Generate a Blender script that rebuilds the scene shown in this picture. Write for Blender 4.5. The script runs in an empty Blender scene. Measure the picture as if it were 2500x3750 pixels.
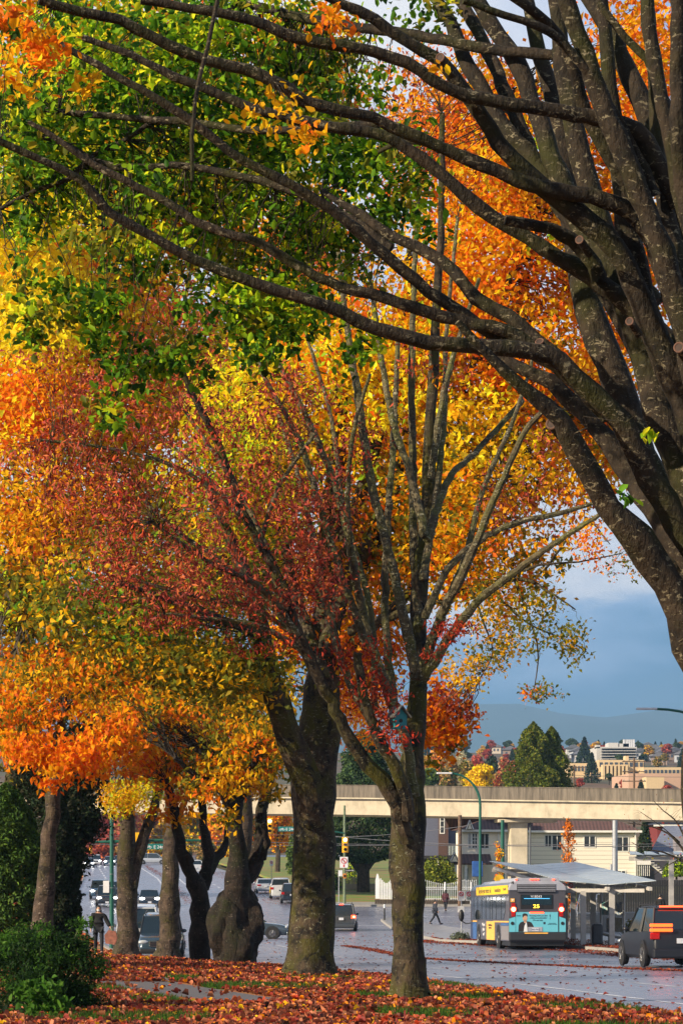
import bpy, math, random
import numpy as np
from mathutils import Vector, Matrix
SC = bpy.context.scene
COL = SC.collection
rnd = random.Random(7)
RG = np.random.default_rng(11)
PI = math.pi
# ---- camera model: 85 mm lens, shifted upright so verticals stay upright
F = 8854.0; HOR = 3084.0; CZ = 4.65
def P(u, v, Y):            # a point of the photograph (2500x3750) at distance Y
    return Vector(((u-1250)/F*Y, Y, CZ+(HOR-v)/F*Y))
def D(u, v, Y):            # same, for the 1568-wide display of the photograph
    return P(u*1.5944, v*1.5944, Y)
cam = bpy.data.cameras.new('camera'); camo = bpy.data.objects.new('camera', cam); COL.objects.link(camo)
camo.location = (0, 0, CZ); camo.rotation_euler = (PI/2, 0, 0)
cam.sensor_fit = 'VERTICAL'; cam.sensor_height = 36; cam.sensor_width = 24; cam.lens = F/3750*36
cam.shift_y = (HOR-1875)/3750; cam.clip_start = 0.5; cam.clip_end = 30000
SC.camera = camo

# ---- terrain
_gy = [-60, 0, 20, 44, 70, 95, 107, 120, 136, 161, 185, 206, 221, 300, 385, 440, 500, 600, 700, 900, 1060, 1240, 1420, 1600, 2500, 4000, 14000]
_gz = [4.9, 3.05, 2.43, 1.69, .88, .1, -.12, -.4, -.75, -1.3, -1.1, -.85, -.5, .15, .85, 1.5, 6, 14, 20.8, 31.5, 39.2, 48.6, 58, 60, 70, 90, 90]
def gz(y):
    s = max(2.0, abs(y)*.05)
    return float((np.interp(y-s, _gy, _gz)+np.interp(y, _gy, _gz)*2+np.interp(y+s, _gy, _gz))/4)
def kx(y):
    ys = [-60, 20, 36.6, 43, 55, 68, 76, 94, 105, 150, 200, 300, 380, 500]
    xs = [17, 6.5, 5.2, 3.9, 2.2, -.2, -2.8, -8.4, -10.2, -16, -22.6, -32, -41, -50]
    s = 4
    return float((np.interp(y-s, ys, xs)+2*np.interp(y, ys, xs)+np.interp(y+s, ys, xs))/4)
def vz(x, y):              # left verge surface
    k = min(max((y-42)/33, 0), 1)
    return gz(y)+.1+.03*k*min(max(kx(y)-x, 0), 9)
def pz(x, y):              # plaza surface on the right, levelled behind the bus stop
    t = min(max((x-6.5)/4, 0), 1)
    return (gz(y)*(1-t)+gz(min(y, 112+max(0, (y-150))*.6))*t)+.14

# ---- custom properties
def tag(o, label=None, cat=None, group=None, kind=None):
    if label: o['label'] = label
    if cat: o['category'] = cat
    if group: o['group'] = group
    if kind: o['kind'] = kind
    return o
def thing(name, label, cat, loc=(0, 0, 0), rz=0, group=None, rx=0):
    o = bpy.data.objects.new(name, None); COL.objects.link(o); o.empty_display_size = .3
    o.location = loc; o.rotation_mode = 'ZXY' if rx else 'XYZ'; o.rotation_euler = (rx, 0, rz)
    return tag(o, label, cat, group)
def copy_tree(o, parent=None):
    c = o.copy(); COL.objects.link(c); c.parent = parent
    for ch in list(o.children): copy_tree(ch, c)
    return c

# ---- mesh builder
class MB:
    def __init__(s): s.v = []; s.f = []; s.m = []; s.mi = 0
    def add(s, vs, fs):
        b = len(s.v); s.v += [tuple(p) for p in vs]; s.f += [tuple(i+b for i in f) for f in fs]; s.m += [s.mi]*len(fs); return s
    def box(s, x0, x1, y0, y1, z0, z1):
        return s.add([(x0, y0, z0), (x1, y0, z0), (x1, y1, z0), (x0, y1, z0), (x0, y0, z1), (x1, y0, z1), (x1, y1, z1), (x0, y1, z1)],
                     [(0, 3, 2, 1), (4, 5, 6, 7), (0, 1, 5, 4), (1, 2, 6, 5), (2, 3, 7, 6), (3, 0, 4, 7)])
    def tube(s, pts, rs, n=8, cap=True):
        pts = [Vector(p) for p in pts]
        if not hasattr(rs, '__len__'): rs = [rs]*len(pts)
        vs = []; prev = None
        for i, p in enumerate(pts):
            t = (pts[min(i+1, len(pts)-1)]-pts[max(i-1, 0)])
            if t.length < 1e-9: t = Vector((0, 0, 1))
            t.normalize()
            if prev is None:
                a = Vector((0, 0, 1)) if abs(t.z) < .9 else Vector((1, 0, 0)); x = t.cross(a).normalized()
            else:
                x = (prev-t*prev.dot(t)); x = x.normalized() if x.length > 1e-6 else t.orthogonal().normalized()
            prev = x; y = t.cross(x)
            for k in range(n):
                a = 2*PI*k/n; vs.append(p+(x*math.cos(a)+y*math.sin(a))*rs[i])
        fs = []
        for i in range(len(pts)-1):
            for k in range(n):
                fs.append((i*n+k, i*n+(k+1) % n, (i+1)*n+(k+1) % n, (i+1)*n+k))
        if cap:
            fs.append(tuple(range(n-1, -1, -1))); fs.append(tuple(range((len(pts)-1)*n, len(pts)*n)))
        return s.add(vs, fs)
    def prism(s, poly, a, b, axis='y'):    # 2-D outline pushed along an axis
        def q(p, t):
            return {'y': (p[0], t, p[1]), 'x': (t, p[0], p[1]), 'z': (p[0], p[1], t)}[axis]
        n = len(poly)
        return s.add([q(p, a) for p in poly]+[q(p, b) for p in poly],
                     [tuple(range(n)), tuple(range(2*n-1, n-1, -1))]+[(i, i+n, (i+1) % n+n, (i+1) % n) for i in range(n)])
    def quad(s, a, b, c, d): return s.add([a, b, c, d], [(0, 1, 2, 3)])
    def disc(s, c, r, n=16, axis='y', t=.01):
        pts = [(r*math.cos(2*PI*k/n), r*math.sin(2*PI*k/n)) for k in range(n)]
        c = Vector(c)
        i = {'x': 0, 'y': 1, 'z': 2}[axis]; o = [0, 1, 2]; o.remove(i)
        vs = []
        for tt in (-t/2, t/2):
            for p in pts:
                w = [0, 0, 0]; w[o[0]] = p[0]; w[o[1]] = p[1]; w[i] = tt; vs.append(c+Vector(w))
        return s.add(vs, [tuple(range(n)), tuple(range(2*n-1, n-1, -1))]+[(k, k+n, (k+1) % n+n, (k+1) % n) for k in range(n)])
    def ring(s, c, R, r, axis='y', n=20, m=6):
        vs = []; fs = []
        i = {'x': 0, 'y': 1, 'z': 2}[axis]; o = [0, 1, 2]; o.remove(i)
        for k in range(n):
            for j in range(m):
                a = 2*PI*k/n; b = 2*PI*j/m; w = [0, 0, 0]
                w[o[0]] = (R+r*math.cos(b))*math.cos(a); w[o[1]] = (R+r*math.cos(b))*math.sin(a); w[i] = r*math.sin(b)
                vs.append(Vector(c)+Vector(w)); fs.append((k*m+j, ((k+1) % n)*m+j, ((k+1) % n)*m+(j+1) % m, k*m+(j+1) % m))
        return s.add(vs, fs)
    def ball(s, c, r, n=10, m=7):
        r = r if hasattr(r, '__len__') else (r, r, r); vs = []; fs = []
        for j in range(m+1):
            for k in range(n):
                a = 2*PI*k/n; b = PI*j/m
                vs.append((c[0]+r[0]*math.sin(b)*math.cos(a), c[1]+r[1]*math.sin(b)*math.sin(a), c[2]+r[2]*math.cos(b)))
        for j in range(m):
            for k in range(n): fs.append((j*n+k, (j+1)*n+k, (j+1)*n+(k+1) % n, j*n+(k+1) % n))
        return s.add(vs, fs)
    def build(s, name, mats, parent=None, smooth=False, bevel=0, recalc=True):
        me = bpy.data.meshes.new(name); me.from_pydata([tuple(p) for p in s.v], [], s.f)
        for m in (mats if isinstance(mats, (list, tuple)) else [mats]): me.materials.append(m)
        if any(s.m): me.polygons.foreach_set('material_index', s.m)
        me.validate(); 
        if recalc:
            import bmesh
            bm = bmesh.new(); bm.from_mesh(me); bmesh.ops.recalc_face_normals(bm, faces=bm.faces); bm.to_mesh(me); bm.free()
        if smooth:
            me.polygons.foreach_set('use_smooth', [True]*len(me.polygons))
            try: me.set_sharp_from_angle(angle=math.radians(40))
            except Exception: pass
        o = bpy.data.objects.new(name, me); COL.objects.link(o); o.parent = parent
        if bevel:
            b = o.modifiers.new('bevel', 'BEVEL'); b.width = bevel; b.segments = 2; b.limit_method = 'ANGLE'
        return o
def text(s, size, mat, parent, M, name='lettering', depth=.004, align='CENTER', sx=1):
    c = bpy.data.curves.new(name, 'FONT'); c.body = s; c.size = size; c.extrude = depth; c.align_x = align; c.align_y = 'CENTER'
    t = bpy.data.objects.new(name, c)
    COL.objects.link(t); dg = bpy.context.evaluated_depsgraph_get()
    me = bpy.data.meshes.new_from_object(t.evaluated_get(dg)); bpy.data.objects.remove(t)
    me.transform(M @ Matrix.Diagonal((sx, 1, 1, 1))); me.materials.clear(); me.materials.append(mat)
    o = bpy.data.objects.new(name, me); COL.objects.link(o); o.parent = parent; return o
def facing(x, y, z):       # text frame reading from -Y (towards the camera)
    return Matrix.Translation((x, y, z)) @ Matrix.Rotation(PI/2, 4, 'X')
def facing_left(x, y, z):  # text frame on a side wall seen from -X
    return Matrix.Translation((x, y, z)) @ Matrix.Rotation(-PI/2, 4, 'Z') @ Matrix.Rotation(PI/2, 4, 'X')

# ---- materials
def srgb(r, g, b):
    return tuple(((c/255)/12.92 if c/255 <= .04045 else ((c/255+.055)/1.055)**2.4) for c in (r, g, b))
class NT:
    def __init__(s, name):
        s.mat = bpy.data.materials.new(name); s.mat.use_nodes = True; s.t = s.mat.node_tree; s.n = s.t.nodes; s.b = s.n['Principled BSDF']
        s.tc = None
    def new(s, k, **kw):
        n = s.n.new(k)
        for a, b in kw.items():
            if a.startswith('i_'): n.inputs[a[2:].replace('_', ' ')].default_value = b
            else: setattr(n, a, b)
        return n
    def link(s, a, b): s.t.links.new(a, b); return s
    def co(s, kind='Object', scale=None):
        if not s.tc: s.tc = s.new('ShaderNodeTexCoord')
        o = s.tc.outputs[kind]
        if scale:
            m = s.new('ShaderNodeMapping'); m.inputs['Scale'].default_value = scale; s.link(o, m.inputs[0]); o = m.outputs[0]
        return o
    def noise(s, scale, detail=4, rough=.6, co=None, dist=0):
        n = s.new('ShaderNodeTexNoise'); n.inputs['Scale'].default_value = scale; n.inputs['Detail'].default_value = detail
        n.inputs['Roughness'].default_value = rough; n.inputs['Distortion'].default_value = dist
        s.link(co or s.co(), n.inputs['Vector']); return n.outputs['Fac']
    def ramp(s, fac, stops, interp='LINEAR'):
        r = s.new('ShaderNodeValToRGB'); r.color_ramp.interpolation = interp
        e = r.color_ramp.elements
        while len(e) < len(stops): e.new(.5)
        for i, (p, c) in enumerate(stops):
            e[i].position = p; e[i].color = tuple(c)+(1,) if hasattr(c, '__len__') else (c, c, c, 1)
        s.link(fac, r.inputs[0]); return r.outputs[0]
    def mix(s, f, a, b, mode='MIX'):
        m = s.new('ShaderNodeMix', data_type='RGBA', blend_type=mode)
        for sock, v in ((m.inputs[0], f), (m.inputs[6], a), (m.inputs[7], b)):
            if isinstance(v, bpy.types.NodeSocket): s.link(v, sock)
            elif hasattr(v, '__len__'): sock.default_value = tuple(v)+(1,) if len(v) == 3 else v
            else: sock.default_value = v if sock.type == 'VALUE' else (v, v, v, 1)
        return m.outputs[2]
    def bump(s, h, strength=.4, dist=.02):
        b = s.new('ShaderNodeBump'); b.inputs['Strength'].default_value = strength; b.inputs['Distance'].default_value = dist
        s.link(h, b.inputs['Height']); s.link(b.outputs[0], s.b.inputs['Normal']); return s
    def base(s, c):
        if isinstance(c, bpy.types.NodeSocket): s.link(c, s.b.inputs['Base Color'])
        else: s.b.inputs['Base Color'].default_value = tuple(c)+(1,)
        return s
    def set(s, **kw):
        for a, b in kw.items(): s.b.inputs[a.replace('_', ' ')].default_value = b
        return s
_mc = {}
def mat(name, c, rough=.6, metal=0, var=.12, scale=6, bump=0, emit=None, es=1, coat=0):
    if name in _mc: return _mc[name]
    t = NT(name)
    lo = tuple(x*(1-var) for x in c); hi = tuple(min(1, x*(1+var)) for x in c)
    f = t.noise(scale, 5)
    t.base(t.mix(t.ramp(f, [(.3, 0), (.7, 1)]), lo, hi)); t.set(Roughness=rough, Metallic=metal)
    if bump: t.bump(f, bump)
    if emit: t.b.inputs['Emission Color'].default_value = tuple(emit)+(1,); t.b.inputs['Emission Strength'].default_value = es
    if coat: t.b.inputs['Coat Weight'].default_value = coat; t.b.inputs['Coat Roughness'].default_value = .08
    _mc[name] = t.mat; return t.mat
def leafmat(name, trans=.45, rough=.55):
    t = NT(name); a = t.new('ShaderNodeAttribute', attribute_name='tint'); col = a.outputs['Color']
    t.link(col, t.b.inputs['Base Color']); t.set(Roughness=rough); t.b.inputs['Specular IOR Level'].default_value = .15
    tr = t.new('ShaderNodeBsdfTranslucent'); g = t.new('ShaderNodeGamma'); g.inputs[1].default_value = .85; t.link(col, g.inputs[0]); t.link(g.outputs[0], tr.inputs[0])
    mx = t.new('ShaderNodeMixShader'); mx.inputs[0].default_value = trans
    t.link(t.b.outputs[0], mx.inputs[1]); t.link(tr.outputs[0], mx.inputs[2]); t.link(mx.outputs[0], t.n['Material Output'].inputs[0])
    t.mat.cycles.emission_sampling = 'NONE' if hasattr(t.mat, 'cycles') else 'NONE'
    return t.mat
LEAF = leafmat('leaf', .55); LEAFD = leafmat('dry_leaf', .18, .6); NEEDLE = leafmat('needle_foliage', .15, .7)
def bark(name, dark, mid, pale, moss, pale_amt=.62, moss_amt=.5, sc=1.0, patch=.85, bands=False):
    t = NT(name)
    co = t.co()
    n1 = t.noise(3.0*sc, 6, .65); n2 = t.noise(11*sc, 5, .6, co=t.co(scale=(1, 1, .45)))
    n3 = t.noise(9*sc, 4, .7, co=t.co(scale=(1, 1, 2.0)), dist=.8); n6 = t.noise(.9*sc, 3); n4 = t.noise(1.1*sc, 4)
    c = t.mix(t.ramp(n1, [(.35, 0), (.65, 1)]), dark, mid)
    c = t.mix(t.ramp(n4, [(moss_amt-.06, 0), (moss_amt+.12, 1)]), c, t.mix(n2, moss, tuple(x*.5 for x in moss)))
    n5 = t.noise(2.4*sc, 5, .7, dist=.6); c = t.mix(t.ramp(n5, [(.54, 0), (.6, patch)]), c, (.006, .005, .004))
    if bands: nb = t.noise(5, 4, .6, co=t.co(scale=(.5, .5, 5))); c = t.mix(t.ramp(nb, [(.5, 0), (.62, .7)]), c, tuple(x*.35 for x in mid))
    mk = t.new('ShaderNodeMath', operation='MULTIPLY'); t.link(t.ramp(n3, [(pale_amt-.02, 0), (pale_amt+.02, 1)]), mk.inputs[0]); t.link(t.ramp(n6, [(.36, .1), (.55, 1)]), mk.inputs[1]); c = t.mix(mk.outputs[0], c, pale)
    t.base(c).set(Roughness=.85); t.b.inputs['Specular IOR Level'].default_value = .25
    t.bump(n2, 1, .05); return t.mat

# ---- leaves as real folded blades
def leaf_mesh(name, C, size, cols, mat_, parent=None, droop=.3, aspect=.62, up=.4, fine=False, fold=.25, flat=0.0, var=(.7, 1.25)):
    C = np.asarray(C, float); n = len(C)
    size = np.broadcast_to(np.asarray(size, float), (n,))*RG.uniform(*var, n)
    d = RG.normal(size=(n, 3)); d[:, 2] = d[:, 2]*(1-flat)-droop; d /= np.linalg.norm(d, axis=1)[:, None]+1e-9
    nn = RG.normal(size=(n, 3)); nn[:, 2] += up*2.5; nn -= d*(nn*d).sum(1)[:, None]; nn /= np.linalg.norm(nn, axis=1)[:, None]+1e-9
    sd = np.cross(d, nn); L = size[:, None]; W = L*aspect*.5*RG.uniform(.75, 1.1, n)[:, None]
    fd = nn*W*RG.uniform(0, fold*3, n)[:, None]
    b = C-d*L*.5; tip = C+d*L*.5-nn*L*RG.uniform(0, .25, n)[:, None]
    if fine:
        A = np.stack([b, C-d*L*.2+sd*W*.85+fd, C+d*L*.2+sd*W*.8+fd, tip, C+d*L*.2-sd*W*.8+fd, C-d*L*.2-sd*W*.85+fd], 1); k = 6
        fs = np.array([0, 1, 2, 3, 0, 3, 4, 5]); nf = 2; nl = 4
    else:
        m = C-d*L*.05
        A = np.stack([b, m+sd*W+fd, tip, m-sd*W+fd], 1); k = 4
        fs = np.array([0, 1, 2, 0, 2, 3]); nf = 2; nl = 3
    V = A.reshape(-1, 3)
    me = bpy.data.meshes.new(name); me.vertices.add(n*k); me.vertices.foreach_set('co', V.astype(np.float32).ravel())
    li = (fs[None, :]+np.arange(n)[:, None]*k).ravel()
    me.loops.add(len(li)); me.loops.foreach_set('vertex_index', li.astype(np.int32))
    me.polygons.add(n*nf); me.polygons.foreach_set('loop_start', (np.arange(n*nf)*nl).astype(np.int32))
    try: me.polygons.foreach_set('loop_total', np.full(n*nf, nl, np.int32))
    except Exception: pass
    me.update(calc_edges=True)
    at = me.color_attributes.new('tint', 'FLOAT_COLOR', 'POINT')
    cc = np.ones((n*k, 4), np.float32); cc[:, :3] = np.repeat(np.clip(cols, 0, 1), k, 0); at.data.foreach_set('color', cc.ravel())
    me.materials.append(mat_)
    o = bpy.data.objects.new(name, me); COL.objects.link(o); o.parent = parent; return o
GREEN = [(.03, .1, .006), (.07, .19, .008), (.13, .3, .01), (.02, .06, .006), (.24, .4, .012)]
LIME = [(.42, .6, .01), (.25, .45, .01), (.8, .75, .015)]
YEL = [(.98, .8, .012), (.97, .68, .006), (.96, .86, .03), (.95, .72, .01)]
ORA = [(.92, .29, .004), (.88, .2, .004), (.95, .4, .004), (.74, .13, .006)]
GOLD = [(.9, .48, .005), (.85, .36, .005), (.92, .58, .008), (.7, .36, .006)]
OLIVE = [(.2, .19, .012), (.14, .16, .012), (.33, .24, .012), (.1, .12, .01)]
RUST = [(.36, .06, .03), (.3, .042, .03), (.42, .085, .03), (.2, .03, .022), (.48, .12, .035)]
RED = [(.38, .035, .01), (.3, .025, .01), (.48, .07, .012), (.22, .015, .01)]
def tints(pal, n, jit=.18):
    p = np.array(pal); c = p[RG.integers(0, len(p), n)]
    return c*RG.uniform(1-jit, 1+jit, (n, 1))
# blobs: (u, v, ru, rv, dY, depth, clumps, leaves_per_clump, clump_radius, leaf, palettes{weights})
def blob_leaves(blobs, Y0, disp=True):
    Cs = []; Sz = []; Tt = []; centres = []
    for (u, v, ru, rv, dY, dep, nc, per, cr, lf, pals) in blobs:
        Y = Y0+dY; k = 1.5944/F*Y
        c0 = np.array(D(u, v, Y)); R = np.array([ru*k, dep, rv*k])
        q = RG.normal(size=(nc, 3)); q /= np.linalg.norm(q, axis=1)[:, None]; q *= RG.uniform(0, 1, (nc, 1))**(.46)*np.clip(RG.normal(1, .16, (nc, 1)), .6, 1.35)
        cc = c0+q*R; centres.append(cc)
        m = RG.integers(int(per*.6), int(per*1.4)+1, nc)
        idx = np.repeat(np.arange(nc), m); off = RG.normal(size=(len(idx), 3))*cr*.55*np.array([1, 1, .75])
        Cs.append(cc[idx]+off); Sz.append(np.full(len(idx), lf))
        names = list(pals.items()); w = np.array([x[1] for x in names], float); w /= w.sum()
        which = RG.choice(len(names), nc, p=w); tt = np.zeros((len(idx), 3))
        for i, (pn, _) in enumerate(names):
            mk = which[idx] == i; tt[mk] = tints(globals()[pn], int(mk.sum()))
        # a few stray leaves of another kind
        st = RG.uniform(size=len(idx)) < .12
        j = RG.permutation(len(idx))[:int(st.sum())]; tt[st] = tt[j]
        tt *= np.repeat(RG.uniform(.82, 1.12, nc), m)[:, None]
        Tt.append(tt)
    return np.concatenate(Cs), np.concatenate(Sz), np.concatenate(Tt), np.concatenate(centres)
def smooth_path(pts, rs, step=.25):
    pts = [Vector(p) for p in pts]; n = len(pts); out = []; ro = []
    for i in range(n-1):
        p0 = pts[max(i-1, 0)]; p1 = pts[i]; p2 = pts[i+1]; p3 = pts[min(i+2, n-1)]
        k = max(2, int((p2-p1).length/step))
        for j in range(k):
            t = j/k
            q = .5*((2*p1)+(-p0+p2)*t+(2*p0-5*p1+4*p2-p3)*t*t+(-p0+3*p1-3*p2+p3)*t**3)
            out.append(q); ro.append(rs[i]*(1-t)+rs[i+1]*t)
    out.append(pts[-1]); ro.append(rs[-1]); return out, ro
def limb(mb, uvr, Y0, Y1, n=9, wob=.02, jit=.06, S=None):   # uvr: [(u,v,r)] display px; Y runs Y0 -> Y1 along it
    m = len(uvr); pts = []; rs = []
    for i, (u, v, r) in enumerate(uvr):
        Y = Y0+(Y1-Y0)*i/(m-1); pts.append(D(u, v, Y)); rs.append(r*1.5944/F*Y)
    pts, rs = smooth_path(pts, rs, max(.12, rs[0]*1.2))
    pts = [p+Vector((rnd.gauss(0, 1), rnd.gauss(0, 1), rnd.gauss(0, 1)))*wob*min(1, r*6) for p, r in zip(pts, rs)]
    rs = [r*(1+rnd.gauss(0, jit)) for r in rs]
    mb.tube(pts, rs, n); return pts, rs
def twigs(mb, centres, anchors, count, r=.012, sag=.15, n=4):
    A = np.array([tuple(a) for a in anchors]); idx = RG.permutation(len(centres))[:count]
    for i in idx:
        c = centres[i]; dd = ((A-c)**2).sum(1); j = int(np.argmin(dd+RG.uniform(0, .5, len(A))*dd)); a = A[j]
        L = math.sqrt(((A[j]-c)**2).sum())
        if L < .05: continue
        p = []; m = 5
        for t in range(m+1):
            tt = t/m; q = a*(1-tt)+c*tt; q = q+np.array([0, 0, math.sin(tt*PI)*L*sag])+RG.normal(size=3)*L*.03*(0 < t < m)
            p.append(q)
        rr = r*(.6+L*.25)
        mb.tube(p, [rr*(1-.8*t/m) for t in range(m+1)], n, cap=False)
# ================= light and sky
SUN_EL = math.radians(24); SUN_AZ = math.radians(-121)     # towards the sun, measured from +Y clockwise: behind and left
sd = Vector((math.sin(SUN_AZ)*math.cos(SUN_EL), math.cos(SUN_AZ)*math.cos(SUN_EL), math.sin(SUN_EL)))
sl = bpy.data.lights.new('sun', 'SUN'); sl.energy = 5.0; sl.angle = math.radians(.6); sl.color = (1, .84, .62)
so = bpy.data.objects.new('sun', sl); COL.objects.link(so); so.rotation_euler = sd.to_track_quat('Z', 'Y').to_euler()
W = bpy.data.worlds.new('World'); SC.world = W; W.use_nodes = True; wt = W.node_tree; wt.nodes.clear()
def wn(k, **kw):
    n = wt.nodes.new(k)
    for a, b in kw.items(): setattr(n, a, b)
    return n
wl = wt.links.new
sky = wn('ShaderNodeTexSky', sky_type='NISHITA', sun_disc=False, sun_elevation=SUN_EL, sun_rotation=SUN_AZ)
b1 = wn('ShaderNodeBackground'); b1.inputs[1].default_value = .1; wl(sky.outputs[0], b1.inputs[0])
tc = wn('ShaderNodeTexCoord'); sp = wn('ShaderNodeSeparateXYZ'); wl(tc.outputs['Generated'], sp.inputs[0])
mp = wn('ShaderNodeMapping'); mp.inputs['Scale'].default_value = (1, 1, 2.6); wl(tc.outputs['Generated'], mp.inputs[0])
nz = wn('ShaderNodeTexNoise'); nz.inputs['Scale'].default_value = 9; nz.inputs['Detail'].default_value = 7; nz.inputs['Roughness'].default_value = .55; wl(mp.outputs[0], nz.inputs[0])
# elevation with ragged edge
ad = wn('ShaderNodeMath', operation='MULTIPLY_ADD'); wl(nz.outputs['Fac'], ad.inputs[0]); ad.inputs[1].default_value = .1; wl(sp.outputs['Z'], ad.inputs[2])
rp = wn('ShaderNodeValToRGB'); wl(ad.outputs[0], rp.inputs[0])
els = [(.06, (.11, .25, .33)), (.093, (.125, .29, .4)), (.108, (.13, .3, .46)), (.128, (.14, .33, .57)), (.142, (.34, .52, .8)), (.155, (.92, .93, 1)), (.185, (.8, .84, .97)), (.22, (.95, .96, 1)), (.27, (.55, .67, .93)), (.35, (.38, .53, .85)), (.5, (.25, .4, .7))]
e = rp.color_ramp.elements
while len(e) < len(els): e.new(.5)
for i, (p, c) in enumerate(els): e[i].position = p; e[i].color = c+(1,)
n2 = wn('ShaderNodeTexNoise'); n2.inputs['Scale'].default_value = 5; n2.inputs['Detail'].default_value = 8; wl(mp.outputs[0], n2.inputs[0])
r2 = wn('ShaderNodeValToRGB'); wl(n2.outputs['Fac'], r2.inputs[0]); r2.color_ramp.elements[0].position = .42; r2.color_ramp.elements[1].position = .62
r3 = wn('ShaderNodeValToRGB'); wl(ad.outputs[0], r3.inputs[0]); r3.color_ramp.elements[0].position = .15; r3.color_ramp.elements[1].position = .2
mm = wn('ShaderNodeMath', operation='MULTIPLY'); wl(r2.outputs[0], mm.inputs[0]); wl(r3.outputs[0], mm.inputs[1])
mx = wn('ShaderNodeMix', data_type='RGBA'); wl(mm.outputs[0], mx.inputs[0]); wl(rp.outputs[0], mx.inputs[6]); mx.inputs[7].default_value = (.95, .96, 1, 1)
b2 = wn('ShaderNodeBackground'); b2.inputs[1].default_value = .58; wl(mx.outputs[2], b2.inputs[0])
r4 = wn('ShaderNodeValToRGB'); wl(sp.outputs['Z'], r4.inputs[0]); r4.color_ramp.elements[0].position = .45; r4.color_ramp.elements[0].color = (1, 1, 1, 1); r4.color_ramp.elements[1].position = .8; r4.color_ramp.elements[1].color = (0, 0, 0, 1)
ms = wn('ShaderNodeMixShader'); wl(r4.outputs[0], ms.inputs[0]); wl(b1.outputs[0], ms.inputs[1]); wl(b2.outputs[0], ms.inputs[2])
wo = wn('ShaderNodeOutputWorld'); wl(ms.outputs[0], wo.inputs[0])
SC.view_settings.view_transform = 'Standard'; SC.view_settings.look = 'None'; SC.view_settings.exposure = .74; SC.view_settings.gamma = 1
SC.cycles.max_bounces = 6; SC.cycles.diffuse_bounces = 3; SC.cycles.transmission_bounces = 5; SC.cycles.transparent_max_bounces = 6; SC.cycles.glossy_bounces = 3
SC.cycles.use_denoising = True

# ================= ground sheets
def ribbon(name, m, ys, xl, xr, zf, nc, kind='structure', skirt=0, smooth=True):
    mb = MB(); rows = []
    for y in ys:
        a, b = xl(y), xr(y); rows.append([(a+(b-a)*i/nc, y, zf(a+(b-a)*i/nc, y)) for i in range(nc+1)])
    vs = [p for r in rows for p in r]; k = nc+1
    mb.add(vs, [(j*k+i, j*k+i+1, (j+1)*k+i+1, (j+1)*k+i) for j in range(len(ys)-1) for i in range(nc)])
    if skirt:
        for side in (0, nc):
            vv = [r[side] for r in rows]+[(r[side][0], r[side][1], r[side][2]-skirt) for r in rows]; q = len(rows)
            mb.add(vv, [(i, i+1, q+i+1, q+i) for i in range(q-1)])
        for r in (rows[0], rows[-1]):
            mb.add(r+[(p[0], p[1], p[2]-skirt) for p in r], [(i, i+1, k+i+1, k+i) for i in range(nc)])
    o = mb.build(name, m, smooth=smooth, recalc=False)
    return tag(o, kind=kind)
def frange(a, b, s):
    r = []; 
    while a < b-1e-6: r.append(a); a += s
    return r+[b]
# base terrain
t = NT('grass_earth'); n = t.noise(.12, 6, .7); n2_ = t.noise(.03, 5, .7)
t.base(t.mix(t.ramp(n2_, [(.42, 0), (.55, 1)]), t.mix(t.ramp(n, [(.35, 0), (.6, 1)]), (.02, .035, .015), (.09, .1, .03)), t.mix(n, (.06, .04, .025), (.2, .1, .04)))).set(Roughness=.9); EARTH = t.mat
YS = frange(-60, 480, 6)+frange(520, 1500, 50)+frange(1700, 4000, 300)+[6000, 9000, 14000]
ribbon('ground', EARTH, YS, lambda y: -120-y*.9, lambda y: 160+y*.9, lambda x, y: gz(y)-.12, 2)
# wet asphalt
t = NT('wet_asphalt'); n1 = t.noise(.35, 5, .55, co=t.co(scale=(1, .35, 1))); n2_ = t.noise(40, 3); n3 = t.noise(1.2, 5)
c = t.mix(t.ramp(n1, [(.3, 0), (.7, 1)]), (.12, .127, .18), (.165, .172, .235)); c = t.mix(t.ramp(n2_, [(.45, 0), (.75, .25)]), c, (.16, .16, .19))
t.base(c); t.link(t.ramp(n3, [(.3, .2), (.7, .42)]), t.b.inputs['Roughness']); t.b.inputs['Specular IOR Level'].default_value = .75
t.bump(n2_, .05, .004); ASPH = t.mat
def xr_road(y): return kx(y)+21.2 if y < 108 else (90 if y < 206 else kx(y)+20.8)
ribbon('road', ASPH, frange(-30, 107, 3)+[108]+frange(108.2, 206, 3)+[206.2]+frange(208, 430, 6), lambda y: kx(y)-.3, xr_road, lambda x, y: gz(y), 6)
# cross street far away
ribbon('far_cross_street', ASPH, [432, 438, 446], lambda y: -140, lambda y: 60, lambda x, y: gz(y)+.02, 4)
# painted lines
PAINT = NT('worn_road_paint'); n1 = PAINT.noise(5, 6, .7)
PAINT.base(PAINT.mix(PAINT.ramp(n1, [(.35, 0), (.6, 1)]), (.22, .22, .25), (.75, .76, .8))).set(Roughness=.45); PAINT = PAINT.mat
def line(mb, off, y0, y1, w=.14, dash=None, lift=.006):
    y = y0; on = True
    while y < y1:
        L = dash[0] if dash else y1-y0
        yy = frange(y, min(y+L, y1), 1.5)
        for a, b in zip(yy[:-1], yy[1:]):
            xa, xb = kx(a)+off, kx(b)+off; ww = w*(1+.25*math.sin(a*3.1))
            mb.quad((xa-ww/2, a, gz(a)+lift), (xa+ww/2, a, gz(a)+lift), (xb+ww/2, b, gz(b)+lift), (xb-ww/2, b, gz(b)+lift))
        y += L+(dash[1] if dash else 1e9)
mb = MB()
line(mb, 2.5, 34, 58, .13); line(mb, 2.5, 62, 80, .12, (7, 3)); line(mb, 5.6, 30, 128, .13, (3.5, 5)); line(mb, 8.6, 30, 120, .12, (9, 4))
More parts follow.
